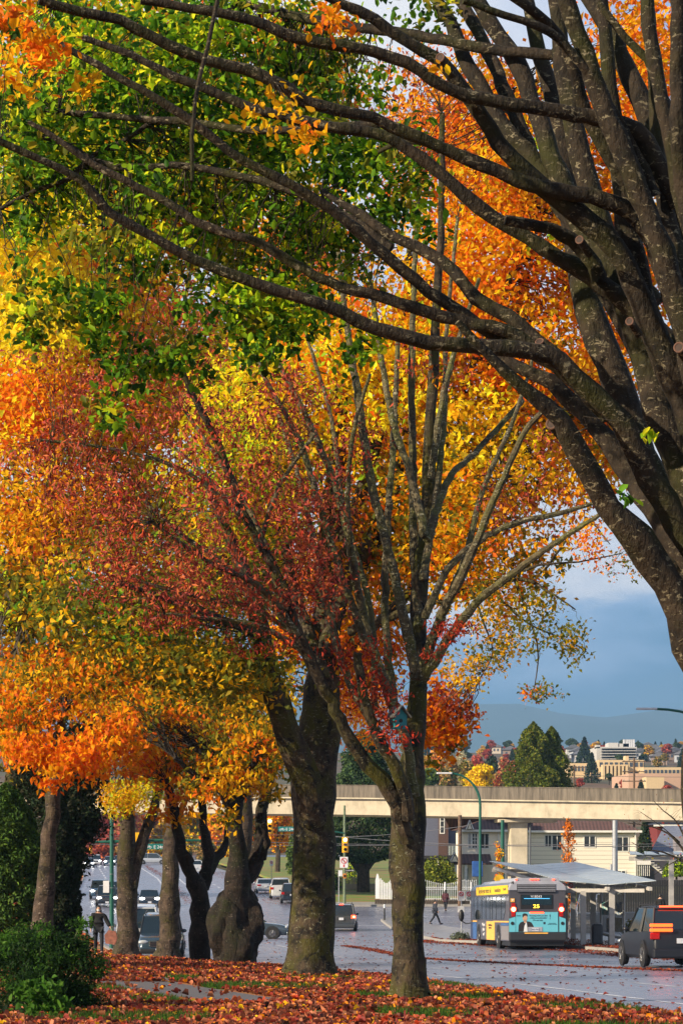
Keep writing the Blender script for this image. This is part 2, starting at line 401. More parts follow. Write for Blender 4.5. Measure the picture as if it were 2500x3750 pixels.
line(mb, 13.6, 40, 110, .12, (3, 6)); line(mb, 16.9, 40, 104, .12, (3, 6))
line(mb, 6.0, 212, 420, .25, (5, 6)); line(mb, 9.2, 209, 420, .22, (25, 1)); line(mb, 11.8, 209, 300, .2, (30, 1)); line(mb, 15, 212, 420, .22, (5, 6)); line(mb, 2.8, 208, 420, .2, (8, 5))
for (a, b, c_, d) in [(-2, 203, 16, 198), (-2, 199.5, 18, 194.5), (4.5, 186, 26, 181), (-19, 134, -3, 131), (-19, 138, -3, 135), (-8, 172, 3, 170)]:
    for k in range(12):
        f0 = k/12; f1 = (k+1)/12; x0 = a+(c_-a)*f0; x1 = a+(c_-a)*f1; y0 = b+(d-b)*f0; y1 = b+(d-b)*f1
        mb.quad((x0, y0, gz(y0)+.007), (x1, y1, gz(y1)+.007), (x1, y1+.4, gz(y1+.4)+.007), (x0, y0+.4, gz(y0+.4)+.007))
tag(mb.build('road_markings', PAINT, recalc=False), kind='structure')
# grassy verge, leaf-strewn
t = NT('verge_grass'); n1 = t.noise(.8, 5); n2_ = t.noise(9, 5)
c = t.mix(n2_, (.05, .1, .012), (.1, .13, .02)); c = t.mix(t.ramp(n1, [(.42, 0), (.5, 1)]), c, t.mix(n2_, (.3, .08, .02), (.42, .16, .04)))
t.base(c).set(Roughness=.9); t.bump(n2_, .8, .05); VERGE = t.mat
ribbon('verge', VERGE, frange(10, 128, 2)+frange(132, 420, 8), lambda y: kx(y)-45, kx, vz, 30, skirt=.2)
CONC = NT('worn_concrete'); n1 = CONC.noise(1.6, 6); n2_ = CONC.noise(30, 3)
CONC.base(CONC.mix(n1, (.2, .19, .18), (.34, .32, .29))).set(Roughness=.7); CONC.bump(n2_, .3, .01); CONC = CONC.mat
ribbon('kerb', CONC, frange(12, 420, 3), lambda y: kx(y)-.02, lambda y: kx(y)+.16, lambda x, y: gz(y)+.145, 1, skirt=.2)
t = NT('path_asphalt'); n1 = t.noise(3, 5); n2_ = t.noise(50, 3)
t.base(t.mix(n1, (.09, .09, .1), (.15, .145, .155))).set(Roughness=.55); t.bump(n2_, .3, .01); PATHM = t.mat
PYS = [24, 34, 42, 47, 52, 60, 75, 95, 130]; PXS = [2.6, .6, -1.6, -3.0, -4.4, -5.6, -7.4, -10.6, -17.5]
def px(y): return float(np.interp(y, PYS, PXS))
ribbon('path', PATHM, frange(43, 130, 1.5), lambda y: px(y)-1.0, lambda y: px(y)+.95, lambda x, y: vz(x, y)+.012, 4)
# plaza and sidewalk wedge on the right
PAV = NT('pale_paving'); n1 = PAV.noise(.9, 5); br = PAV.new('ShaderNodeTexBrick'); PAV.link(PAV.co(), br.inputs[0]); br.inputs['Scale'].default_value = 1; br.inputs['Brick Width'].default_value = 1.5; br.inputs['Row Height'].default_value = 1.5; br.offset = 0
br.inputs['Color1'].default_value = (.2, .19, .2, 1); br.inputs['Color2'].default_value = (.25, .24, .24, 1); br.inputs['Mortar'].default_value = (.1, .1, .1, 1); br.inputs['Mortar Size'].default_value = .012
PAV.base(PAV.mix(PAV.ramp(n1, [(.4, 0), (.7, .6)]), br.outputs[0], (.13, .13, .15))).set(Roughness=.38); PAV = PAV.mat
_ly = [40, 94, 104, 112, 118, 125, 150, 178, 181]; _lx = [kx(40)+21, 13.0, 11.6, 9.9, 7.4, 5.0, 3.9, 2.9, 3.6]
_ry = [40, 137.9, 138, 144, 165, 175, 181]; _rx = [75, 75, 12.5, 7.9, 6.9, 5.4, 3.7]
def plx(y): return float(np.interp(y, _ly, _lx))
def prx(y): return float(np.interp(y, _ry, _rx))
ribbon('sidewalk', PAV, frange(40, 137, 2)+[137.9, 138]+frange(139, 181, 2), plx, prx, pz, 12, skirt=.35)
ribbon('plaza_kerb', CONC, frange(60, 181, 2), lambda y: plx(y)-.02, lambda y: plx(y)+.2, lambda x, y: pz(x, y)+.012, 1, skirt=.2)
# lawns beyond the cross street
LAWN = NT('lawn'); n1 = LAWN.noise(.5, 5); n2_ = LAWN.noise(7, 4)
c = LAWN.mix(n2_, (.09, .17, .015), (.16, .24, .03)); LAWN.base(LAWN.mix(LAWN.ramp(n1, [(.45, 0), (.6, .8)]), c, (.3, .13, .05))).set(Roughness=.9); LAWN = LAWN.mat
ribbon('lawn', LAWN, frange(208, 420, 4), lambda y: kx(y)+21, lambda y: 90, lambda x, y: gz(y)+.13+min(max(y-210, 0)*.022, .7), 12, skirt=.25)
ribbon('far_sidewalk', CONC, [205.5, 207, 209, 211.5], lambda y: kx(y)+22.5, lambda y: 90, lambda x, y: gz(y)+.16, 12, skirt=.3)
ribbon('east_street_lawn', LAWN, [138, 142, 148, 150], lambda y: 12.8, lambda y: 75, lambda x, y: pz(12, y)+.02, 4, skirt=.5)

# fallen leaves: nobody could count them
def scatter(n, f, spread):
    out = []
    while len(out) < n:
        p = f()
        if p: out.append(p)
    return np.array(out)
def lit():
    y = 27+73*rnd.random()**1.5; x = kx(y)-abs(rnd.random())*13+.3
    if abs(x-px(y)) < 1.05 and rnd.random() < (.975 if (43 < y < 53) else .3): return None
    if math.sin(x*1.3+y*.7)+math.sin(y*.9-x*.4) > .6 and rnd.random() < .72: return None
    if abs(x-px(y)-1.8-math.sin(y)) < .8 and rnd.random() < .6: return None
    return (x, y, (vz(x, y) if x < kx(y) else gz(y))+rnd.random()*.03+.012)
C = scatter(82000, lit, 0)
leaf_mesh('fallen_leaves', C, .095, np.concatenate([tints(ORA[:1]+RUST*2+RED[:1]+[(.4, .11, .05), (.3, .08, .045), (.5, .18, .08), (.55, .2, .1), (.16, .05, .03), (.12, .04, .025)]*2, len(C)-2600, .3), tints(GOLD, 2600, .2)])[RG.permutation(len(C))]*.78, LEAFD, droop=0, up=1.3, aspect=.8, flat=.7, fine=True, fold=.7, var=(.45, 1.5))
tag(bpy.data.objects['fallen_leaves'], 'rust and orange fallen leaves covering the verge under the trees', 'fallen leaves', kind='stuff')
def gut():
    r = rnd.random()
    if r < .22: y = 40+75*rnd.random(); x = kx(y)+11.3+rnd.gauss(0, .16)+.5*math.sin(y*.13)
    elif r < .42: y = 58+72*rnd.random(); x = plx(y)-rnd.random()**1.5*2.0+.1
    elif r < .60: y = 84+40*rnd.random(); x = plx(y)+rnd.random()**1.3*4
    elif r < .78: y = 35+60*rnd.random(); x = kx(y)+abs(rnd.gauss(0, .5))
    elif r < .84: y = 208+180*rnd.random(); x = kx(y)+10.4+rnd.gauss(0, .3)
    elif r < .93: y = 208+130*rnd.random(); x = kx(y)+20.6-rnd.random()**2*3.5
    else: y = 40+110*rnd.random(); x = kx(y)+21*rnd.random()
    z = pz(x, y)+.02 if (x > plx(y) and y < 181 and x < prx(y)) else (vz(x, y) if x < kx(y) else gz(y))
    return (x, y, z+.012+rnd.random()*.02)
C = scatter(26000, gut, 0)
tag(leaf_mesh('gutter_leaves', C, .12, tints(RUST+[(.42, .13, .06), (.3, .09, .05)], len(C), .3)*.75, LEAFD, droop=0, up=1.8, aspect=.75, flat=.85), 'brown leaves drifted along the kerbs and the centre of the wet road', 'fallen leaves', kind='stuff')
def gl():
    y = 110+280*rnd.random(); x = kx(y)-rnd.random()*11; return (x, y, vz(x, y)+.02)
C = scatter(16000, gl, 0)
tag(leaf_mesh('roadside_leaves', C, .3, tints(ORA+RED+RUST, len(C), .25)*.8, LEAFD, droop=0, up=1.5, aspect=.8, flat=.8), 'orange red leaves heaped along the left side of the far road', 'fallen leaves', kind='stuff')
def gr():
    y = 30+27*rnd.random(); x = kx(y)-rnd.random()*10; w = math.sin(x*1.3+y*.7)+math.sin(y*.9-x*.4)
    return (x, y, vz(x, y)+.02) if w > .6 and abs(x-px(y)) > 1 else None
C = scatter(24000, gr, 0)
tag(leaf_mesh('grass', C, .2, tints([(.05, .12, .012), (.08, .16, .015), (.04, .09, .015)], len(C), .2), LEAF, droop=-1.5, up=0, aspect=.12), 'short green grass showing through the fallen leaves', 'grass', kind='stuff')

# ================= mountain
mb = MB(); NX = 60
rows = []
for j, (yy, hh) in enumerate([(6500, 0), (7600, .35), (8600, .72), (9500, 1), (10500, .6)]):
    r = []
    for i in range(NX+1):
        x = -5200+i*(10400/NX); H = 400+30*math.sin(x*.0009+1)+8*math.sin(x*.0037); r.append((x, yy+rnd.uniform(-90, 90), 95+H*hh*(1+.05*math.sin(x*.002*(j+1)+j))))
    rows.append(r)
mb.add([p for r in rows for p in r], [(j*(NX+1)+i, j*(NX+1)+i+1, (j+1)*(NX+1)+i+1, (j+1)*(NX+1)+i) for j in range(4) for i in range(NX)])
t = NT('forested_slope'); n1 = t.noise(.004, 8, .7); t.base(t.mix(n1, (.02, .06, .075), (.05, .11, .12))).set(Roughness=1)  # bluish base puts part of the distance haze into the colour
tag(mb.build('mountain', t.mat, smooth=True), kind='structure')
# haze box
hz = MB().box(-6200, 6200, -40, 10800, -3, 640); t = bpy.data.materials.new('haze'); t.use_nodes = True; t.node_tree.nodes.remove(t.node_tree.nodes['Principled BSDF'])
pv = t.node_tree.nodes.new('ShaderNodeVolumePrincipled'); pv.inputs['Color'].default_value = (.4, .68, 1, 1); pv.inputs['Density'].default_value = 1.15e-4; pv.inputs['Anisotropy'].default_value = .2
t.node_tree.links.new(pv.outputs[0], t.node_tree.nodes['Material Output'].inputs['Volume'])
ho = hz.build('haze', t); tag(ho, kind='stuff', label='pale blue haze in front of the far mountain', cat='haze')
SC.cycles.volume_bounces = 0

# ================= elevated guideway
t = NT('stained_parapet'); s1 = t.noise(1.2, 6, .7, co=t.co(scale=(3, 3, .25))); s2 = t.noise(.7, 5)
t.base(t.mix(t.ramp(s1, [(.35, 0), (.65, 1)]), (.07, .058, .045), t.mix(s2, (.17, .14, .105), (.24, .2, .15)))).set(Roughness=.85); PARA = t.mat
t = NT('girder_concrete'); s1 = t.noise(.8, 6, .65); s2 = t.noise(1.5, 6, .7, co=t.co(scale=(1, 1, .3)))
t.base(t.mix(t.ramp(s1, [(.3, 0), (.7, 1)]), t.mix(t.ramp(s2, [(.4, 0), (.62, 1)]), (.3, .26, .18), (.5, .43, .31)), (.58, .5, .36))).set(Roughness=.8); GIR = t.mat
gw = thing('elevated_guideway', 'long pale concrete rail guideway crossing above the street on one pier', 'guideway')
prof = lambda x: (float(np.interp(x, [-40, -22, 0, 28, 60], [222, 215, 209, 198, 186])), float(np.interp(x, [-40, -22, 0, 28, 60], [10.1, 9.8, 9.55, 8.94, 8.2])))
xs = frange(-46, 64, 4.0)
def sweep(name, sec, m, parent, seams=False):
    mb = MB(); n = len(sec); vs = []
    for x in xs:
        y, z = prof(x)
        for (dy, dz) in sec: vs.append((x, y+dy, z+dz))
    fs = [(i*n+k, i*n+(k+1) % n, (i+1)*n+(k+1) % n, (i+1)*n+k) for i in range(len(xs)-1) for k in range(n)]
    mb.add(vs, fs+[tuple(range(n)), tuple(range((len(xs)-1)*n, len(xs)*n))]); return mb.build(name, m, parent)
sweep('parapet', [(0, 0), (.22, 0), (.22, -1.02), (0, -1.02)], PARA, gw); sweep('parapet', [(7.5, 0), (7.72, 0), (7.72, -1.02), (7.5, -1.02)], PARA, gw)
sweep('coping', [(-.05, .07), (.27, .07), (.27, .005), (-.05, .005)], PARA, gw)
sweep('deck', [(-.12, -1.03), (7.9, -1.03), (7.9, -1.14), (-.12, -1.14)], GIR, gw)
sweep('girder', [(.18, -1.145), (7.5, -1.145), (6.3, -2.62), (1.2, -2.62), (.35, -2.5)], GIR, gw)
y, z = prof(15.2)
pier = MB().box(14.3, 15.75, y+1.8, y+5.4, -1.5, z-2.9).box(13.2, 18.2, y+1.2, y+6.3, z-2.9, z-2.62); po = pier.build('pier', GIR, gw, bevel=.05)
mb = MB(); mb.tube([(16.0, y+2.1, z-2.75), (15.95, y+1.75, z-3.2), (15.9, y+1.75, -1)], .08, 8); mb.build('drainpipe', mat('dark_pipe', (.1, .11, .12)), po)
# ================= trees
BK1 = bark('mossy_bark', (.008, .006, .004), (.035, .024, .014), (.17, .145, .09), (.03, .03, .004), .6, .54, 1.4, .3)
BK2 = bark('shaded_lichen_bark', (.008, .006, .004), (.065, .045, .026), (.16, .155, .1), (.06, .056, .005), .62, .5, 1.2, .92)  # near-black patches put canopy shade into the colour, beside real lichen and moss
BKS = bark('sunlit_stem_bark', (.035, .027, .016), (.13, .105, .055), (.32, .3, .2), (.12, .12, .03), .6, .5, 1.6, .5, True)  # paler lichen bark; sunlight on the thin stems is put into the colour
BK3 = bark('cherry_bark', (.008, .006, .005), (.035, .024, .018), (.17, .15, .11), (.02, .024, .006), .64, .55, 1.2, .8, True)
BK4 = bark('grey_bark', (.025, .018, .014), (.1, .07, .05), (.26, .22, .18), (.05, .045, .01), .64, .52, 1.3, .85, True)
CUT = mat('cut_wood', (.035, .018, .011), .8, var=.4, scale=20)

# ---- the near tree on the right, its trunk beside the kerb
nt = thing('leaning_tree', 'near tree on the right, mossy limbs sweeping across the whole top with green leaves', 'tree')
NL = [  # (points u,v,r), Y at trunk end, Y at tip
 ([(1690,1900,62),(1665,1640,56),(1590,1480,50),(1534,1340,42),(1459,1238,38),(1399,1160,33),(1349,1080,30),(1306,1003,27),(1259,940,23),(1194,885,17),(1124,818,12),(1050,740,9)], 22, 20.5),
 ([(1700,1500,50),(1620,1330,42),(1550,1230,36),(1500,1165,33),(1459,1110,30),(1399,1020,27),(1339,950,24),(1264,880,20),(1184,840,15),(1100,800,10)], 22, 23.4),
 ([(1700,1420,45),(1590,1260,38),(1524,1155,34),(1474,1055,32),(1424,968,30),(1359,900,27),(1284,833,25),(1224,808,22),(1109,795,20),(984,785,18),(859,755,17),(784,715,16),(700,688,15),(575,645,14),(450,595,13),(350,545,12),(250,485,11),(190,415,10),(100,370,9),(0,325,9),(-80,300,7)], 21.8, 19.5),
 ([(1400,960,26),(1310,860,23),(1240,812,20),(1164,760,17),(1084,743,16),(984,720,16),(884,685,14),(784,660,13),(700,620,13),(600,560,12),(475,520,11),(350,445,10),(215,378,9),(140,325,7),(65,280,6)], 21.9, 21.4),
 ([(1290,840,24),(1234,780,19),(1164,725,18),(1094,685,17),(1044,625,16),(984,580,15),(884,535,13),(834,495,12),(784,468,10),(740,440,7)], 22, 22.8),
 ([(1190,800,17),(1134,770,16),(1064,720,16),(984,670,15),(919,615,14),(849,555,14),(784,500,13),(700,440,12),(600,390,12),(525,345,11),(450,285,11),(350,220,10),(225,150,9),(100,80,8),(20,30,6)], 22, 21),
 ([(1640,1000,34),(1509,780,30),(1434,610,28),(1359,510,27),(1284,460,25),(1209,395,22),(1144,330,20),(1104,262,19),(1059,202,18),(1009,137,17),(934,95,15),(859,45,14),(784,8,12),(720,-20,10)], 22, 20.5),
 ([(1620,900,30),(1500,560,24),(1444,485,21),(1384,460,20),(1284,437,19),(1184,415,18),(1094,375,17),(1009,340,16),(934,305,16),(859,270,15),(784,255,15),(700,230,16),(625,185,16),(525,150,15),(425,120,14),(350,85,14),(275,45,13),(175,25,12),(90,0,11)], 21.8, 20),
 ([(1560,800,28),(1359,635,22),(1284,595,20),(1209,545,18),(1134,500,18),(1064,445,17),(994,385,16),(934,340,16),(859,305,15),(784,297,14),(700,278,14),(600,255,12),(500,215,12),(400,175,11),(300,125,9),(190,85,8)], 22.4, 21.6),
 ([(1560,470,26),(1500,360,24),(1460,300,22),(1349,270,19),(1284,256,18),(1209,245,17),(1104,227,16),(1054,215,15),(994,185,15),(934,145,15),(859,118,15),(784,105,14),(675,85,14),(575,45,13),(475,25,12),(325,0,10)], 21.5, 20.2),
 ([(1500,700,28),(1384,560,24),(1284,440,21),(1209,350,21),(1149,280,20),(1104,200,19),(1064,130,18),(1034,50,16),(994,-10,14)], 22.8, 24),
 ([(1400,620,26),(1290,480,22),(1209,330,18),(1164,220,18),(1124,130,17),(1084,50,16),(1044,-20,14)], 23, 24.5),
 ([(1480,820,36),(1400,660,31),(1334,520,27),(1284,400,25),(1249,325,24),(1219,225,23),(1184,140,22),(1104,20,20),(1075,-30,18)], 22.6, 23.6),
 ([(1500,450,20),(1445,330,16),(1400,250,14),(1344,160,12),(1284,90,11),(1234,60,10),(1159,35,9),(1064,0,9)], 21.4, 20.6),
 ([(1440,420,22),(1344,260,17),(1324,175,15),(1284,85,14),(1234,35,13),(1174,-10,12)], 21.8, 21),
 ([(1640,900,36),(1568,725,33),(1534,625,31),(1499,525,29),(1449,400,28),(1399,275,27),(1359,175,25),(1324,75,24),(1294,-10,22)], 21.4, 21),
 ([(1600,640,32),(1544,450,28),(1509,350,27),(1474,240,26),(1434,150,25),(1394,60,24),(1349,-10,22)], 21.7, 22.4),
 ([(1540,260,14),(1510,200,12),(1484,135,11),(1434,85,10),(1374,5,9)], 21.2, 21.2),
 ([(1640,700,24),(1568,475,20),(1554,400,19),(1524,250,19),(1494,100,18),(1484,-10,17)], 21, 21),
 ([(1640,760,26),(1568,420,22),(1556,300,20),(1555,0,18)], 21, 20.5),
 ([(1660,1500,56),(1590,1320,50),(1530,1180,46),(1470,1050,43),(1420,900,41),(1370,780,38),(1335,640,34),(1310,500,30),(1290,330,26),(1262,200,22),(1225,60,18),(1205,-30,16)], 22.8, 24),
 ([(1680,1500,60),(1640,1260,52),(1580,1100,46),(1520,950,42),(1460,760,38),(1400,600,34),(1350,420,30),(1320,280,27),(1290,150,22),(1270,-30,18)], 22.3, 22.8),
 ([(1690,1400,60),(1640,1150,48),(1590,980,42),(1540,860,38),(1480,700,32),(1440,520,28),(1420,380,24),(1400,200,20),(1388,60,17),(1380,-30,15)], 22.0, 22),
 ([(1700,1250,50),(1630,1000,40),(1575,760,34),(1540,560,26),(1515,400,20),(1500,200,16),(1488,-20,13)], 21.6, 21.6),
 ([(870,285,12),(784,292,11),(600,300,9),(500,290,9),(435,280,9),(350,275,9),(200,262,8),(90,250,6)], 22.5, 23.5),
 ([(900,570,12),(800,500,11),(690,445,11),(600,415,10),(500,395,9),(425,380,9),(300,385,9),(220,370,8),(150,330,6),(60,310,5),(0,315,5)], 22.5, 23.6),
 ([(340,285,6),(290,320,6),(210,360,6),(160,410,6),(90,435,6),(0,480,5)], 23.4, 23.8),
 ([(1300,130,14),(1100,110,13),(960,80,13),(800,60,12),(650,30,11),(540,0,10)], 23, 24.5),
 ([(1010,345,10),(960,325,8),(905,330,7),(870,350,5)], 22, 22.4),
 ([(1380,640,22),(1335,570,20),(1290,535,18),(1240,520,15),(1160,505,13)], 22.2, 21.9),
]
anch = []
# root flare and short butt of the trunk
bx, by = 4.35, 22.0
mb = MB(); base = [Vector((bx+.25, by, gz(by)-.1)), Vector((bx+.22, by, gz(by)+.5)), Vector((bx+.1, by, gz(by)+1.4)), D(1700, 1900, 22), D(1690, 1600, 22)]
pp, rr = smooth_path(base, [.85, .6, .52, .5, .42], .15); mb.tube(pp, rr, 14); mb.build('trunk', BK1, nt, smooth=True)
for L, y0, y1 in NL:
    mb = MB(); p, r = limb(mb, [(a, b, c*.92) for a, b, c in L], y0, y1, 10, .016, .05); mb.build('limb', BK1, nt, smooth=True)
    anch += [q for q, rad in zip(p, r) if rad < .14][::2]
mb = MB(); limb(mb, [(500, 0, 5), (485, 70, 5), (470, 130, 5), (455, 200, 5.5), (444, 270, 5), (440, 350, 6), (443, 415, 5)], 19.6, 19.4, 6, .03); mb.build('dead_branch', BK1, nt, smooth=True)
for (u, v, Y, r, ax) in [(1332, 553, 21.3, .036, 1), (1447, 740, 20.9, .035, 1), (1240, 790, 21.1, .038, 0), (1268, 975, 21.35, .05, 1), (1560, 800, 20.7, .045, 1), (1013, 135, 20.3, .038, 1)]:
    c = D(u, v, Y); mb = MB(); ax3 = Vector((-.45, -1, .1 if ax else .8)).normalized()
    mb.tube([c+Vector((.1, .25, -.05)), c, c+ax3*.02], [r*1.05, r*1.0, r*.95], 14)
    so_ = mb.build('branch_stub', BK1, nt, smooth=True)
    mb = MB(); mb.tube([c+ax3*.018, c+ax3*.03], [r*.98, r*.9], 14); mb.build('cut_face', CUT, so_)
    mb = MB(); x = ax3.orthogonal().normalized(); y = ax3.cross(x); mb.tube([c+ax3*.028+(x*math.cos(a)+y*math.sin(a))*r*.9 for a in [k*PI/8 for k in range(17)]], r*.2, 6, cap=False); mb.build('callus_ring', mat('callus', (.11, .055, .035), .9, var=.4, scale=30), so_)
g = {'GREEN': 6, 'LIME': 2, 'OLIVE': 1.5}
NB = [ (150,120,190,140,3.2,1.6,33,34,.26,.095,{'GREEN':3,'LIME':3,'OLIVE':1}),(60,250,110,160,2.8,1.4,25,32,.26,.095,g),(60,420,100,110,2.6,1.2,16,30,.24,.095,g),(430,130,260,150,3.7,1.8,61,36,.28,.095,g),(720,120,180,150,3.7,1.6,39,36,.28,.095,g),
 (200,330,260,140,3.7,1.6,58,36,.27,.095,g),(520,330,260,140,3.7,1.6,67,36,.27,.095,g),(790,350,150,130,3.7,1.4,39,36,.25,.095,g),(900,450,90,110,3.2,1,18,32,.2,.095,g),
 (430,480,300,110,3.2,1.5,58,36,.25,.095,g),(700,540,230,110,3.2,1.3,50,34,.25,.095,g),(560,680,150,110,2.7,1.2,25,32,.24,.095,g),(300,590,150,70,2.7,1,14,30,.22,.095,g),(660,740,140,80,2.7,.8,16,30,.2,.095,g),(800,790,90,60,2.7,.7,8,28,.18,.095,g),
 (160,680,120,80,2.2,.8,16,30,.2,.095,g),(90,740,80,50,2.2,.6,7,28,.18,.095,g),(250,760,70,70,2.2,.6,9,28,.18,.095,g),(360,840,110,50,2.2,.7,14,28,.18,.095,g),(280,930,70,50,2.2,.5,7,26,.16,.095,g),(960,330,40,90,2.2,.6,5,20,.15,.095,g),(1000,30,90,30,3.2,.6,5,20,.2,.095,g),
 (80,480,110,60,3.2,1,11,32,.2,.095,g),(430,760,60,60,2.2,.5,5,26,.16,.095,g),(590,820,50,40,2.2,.5,5,26,.16,.095,g)]
OR = [(60,60,60,60,-1,.6,10,14,.2,.085,{'ORA':2,'GOLD':1}),(30,170,50,60,-1,.6,9,14,.18,.085,{'ORA':2,'GOLD':1}),(640,250,80,60,-.3,.6,9,12,.18,.085,{'GOLD':2,'ORA':1}),(700,310,40,25,-1,.3,6,12,.12,.085,{'GOLD':2,'ORA':1}),(770,50,40,20,-1,.3,6,12,.12,.085,{'ORA':2}),(110,110,60,30,-1,.4,8,16,.15,.085,{'ORA':2,'GOLD':1}),(210,180,40,30,-1,.3,4,10,.1,.085,{'GOLD':1}),(1000,160,14,24,-1.3,.1,1,7,.06,.085,{'GOLD':1}),(1490,1000,12,14,-1.5,.05,1,6,.05,.12,{'LIME':1,'GOLD':1}),(1430,1150,20,15,-1.2,.1,2,8,.08,.09,{'GREEN':1,'GOLD':1}),(10,40,20,40,-2,.3,4,12,.12,.11,{'GREEN':1,'ORA':1})]
C, Sz, Tt, cen = blob_leaves(NB+OR, 21)
leaf_mesh('crown', C, Sz, Tt, LEAF, nt, droop=.35, aspect=.68, up=.8, fine=True, fold=.18)
mb = MB(); twigs(mb, cen, anch, 560, .0065, .08); tag(mb.build('twigs', BK1, nt), kind='stuff')

def tree(name, label, Y0, limbs, blobs, bk, ntw, tr=.012, droop=.3, aspect=.62, leafm=None, group=None, up=.4, base=None, jit=.05, wob=.02, limbpart=False):
    t = thing(name, label, 'tree', group=group); an = []; mb = MB(); lb_ = []
    for k, (L, y0, y1) in enumerate(limbs):
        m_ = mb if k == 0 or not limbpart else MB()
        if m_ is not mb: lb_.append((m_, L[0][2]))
        p, r = limb(m_, L, Y0+y0, Y0+y1, 12 if k == 0 else 8, wob, jit); an += [q for q, rad in zip(p, r) if rad < .16][::2] or [p[-1]]
    if base:
        u, v, r, h = base; p0 = D(u, v, Y0); gzz = vz(p0.x, p0.y)
        k = 1.5944/F*Y0; rr_ = r*k; vs = []; fs = []; n = 20; rows = 7
        for j in range(rows):
            f = j/(rows-1); z = gzz-.15+f*h; rad = rr_*(.95+.45*(1-f)**2.2)
            for i in range(n):
                a = 2*PI*i/n; q = rad*(1+.13*(1-f)*math.sin(a*5+u)+.05*math.sin(a*3)); vs.append((p0.x+q*math.cos(a), p0.y+q*math.sin(a), z))
        mb.add(vs, [(j*n+i, j*n+(i+1) % n, (j+1)*n+(i+1) % n, (j+1)*n+i) for j in range(rows-1) for i in range(n)])
    mb.build('trunk', bk, t, smooth=True)
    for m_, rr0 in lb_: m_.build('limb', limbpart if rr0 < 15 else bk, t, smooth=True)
    C, Sz, Tt, cen = blob_leaves(blobs, Y0)
    leaf_mesh('crown', C, Sz, Tt, leafm or LEAF, t, droop=droop, aspect=aspect, up=up)
    if ntw: mb = MB(); twigs(mb, cen, an, ntw, tr, .08, 3); tag(mb.build('twigs', bk, t), kind='stuff')
    return t
R1 = {'RUST': 5, 'RED': 1}
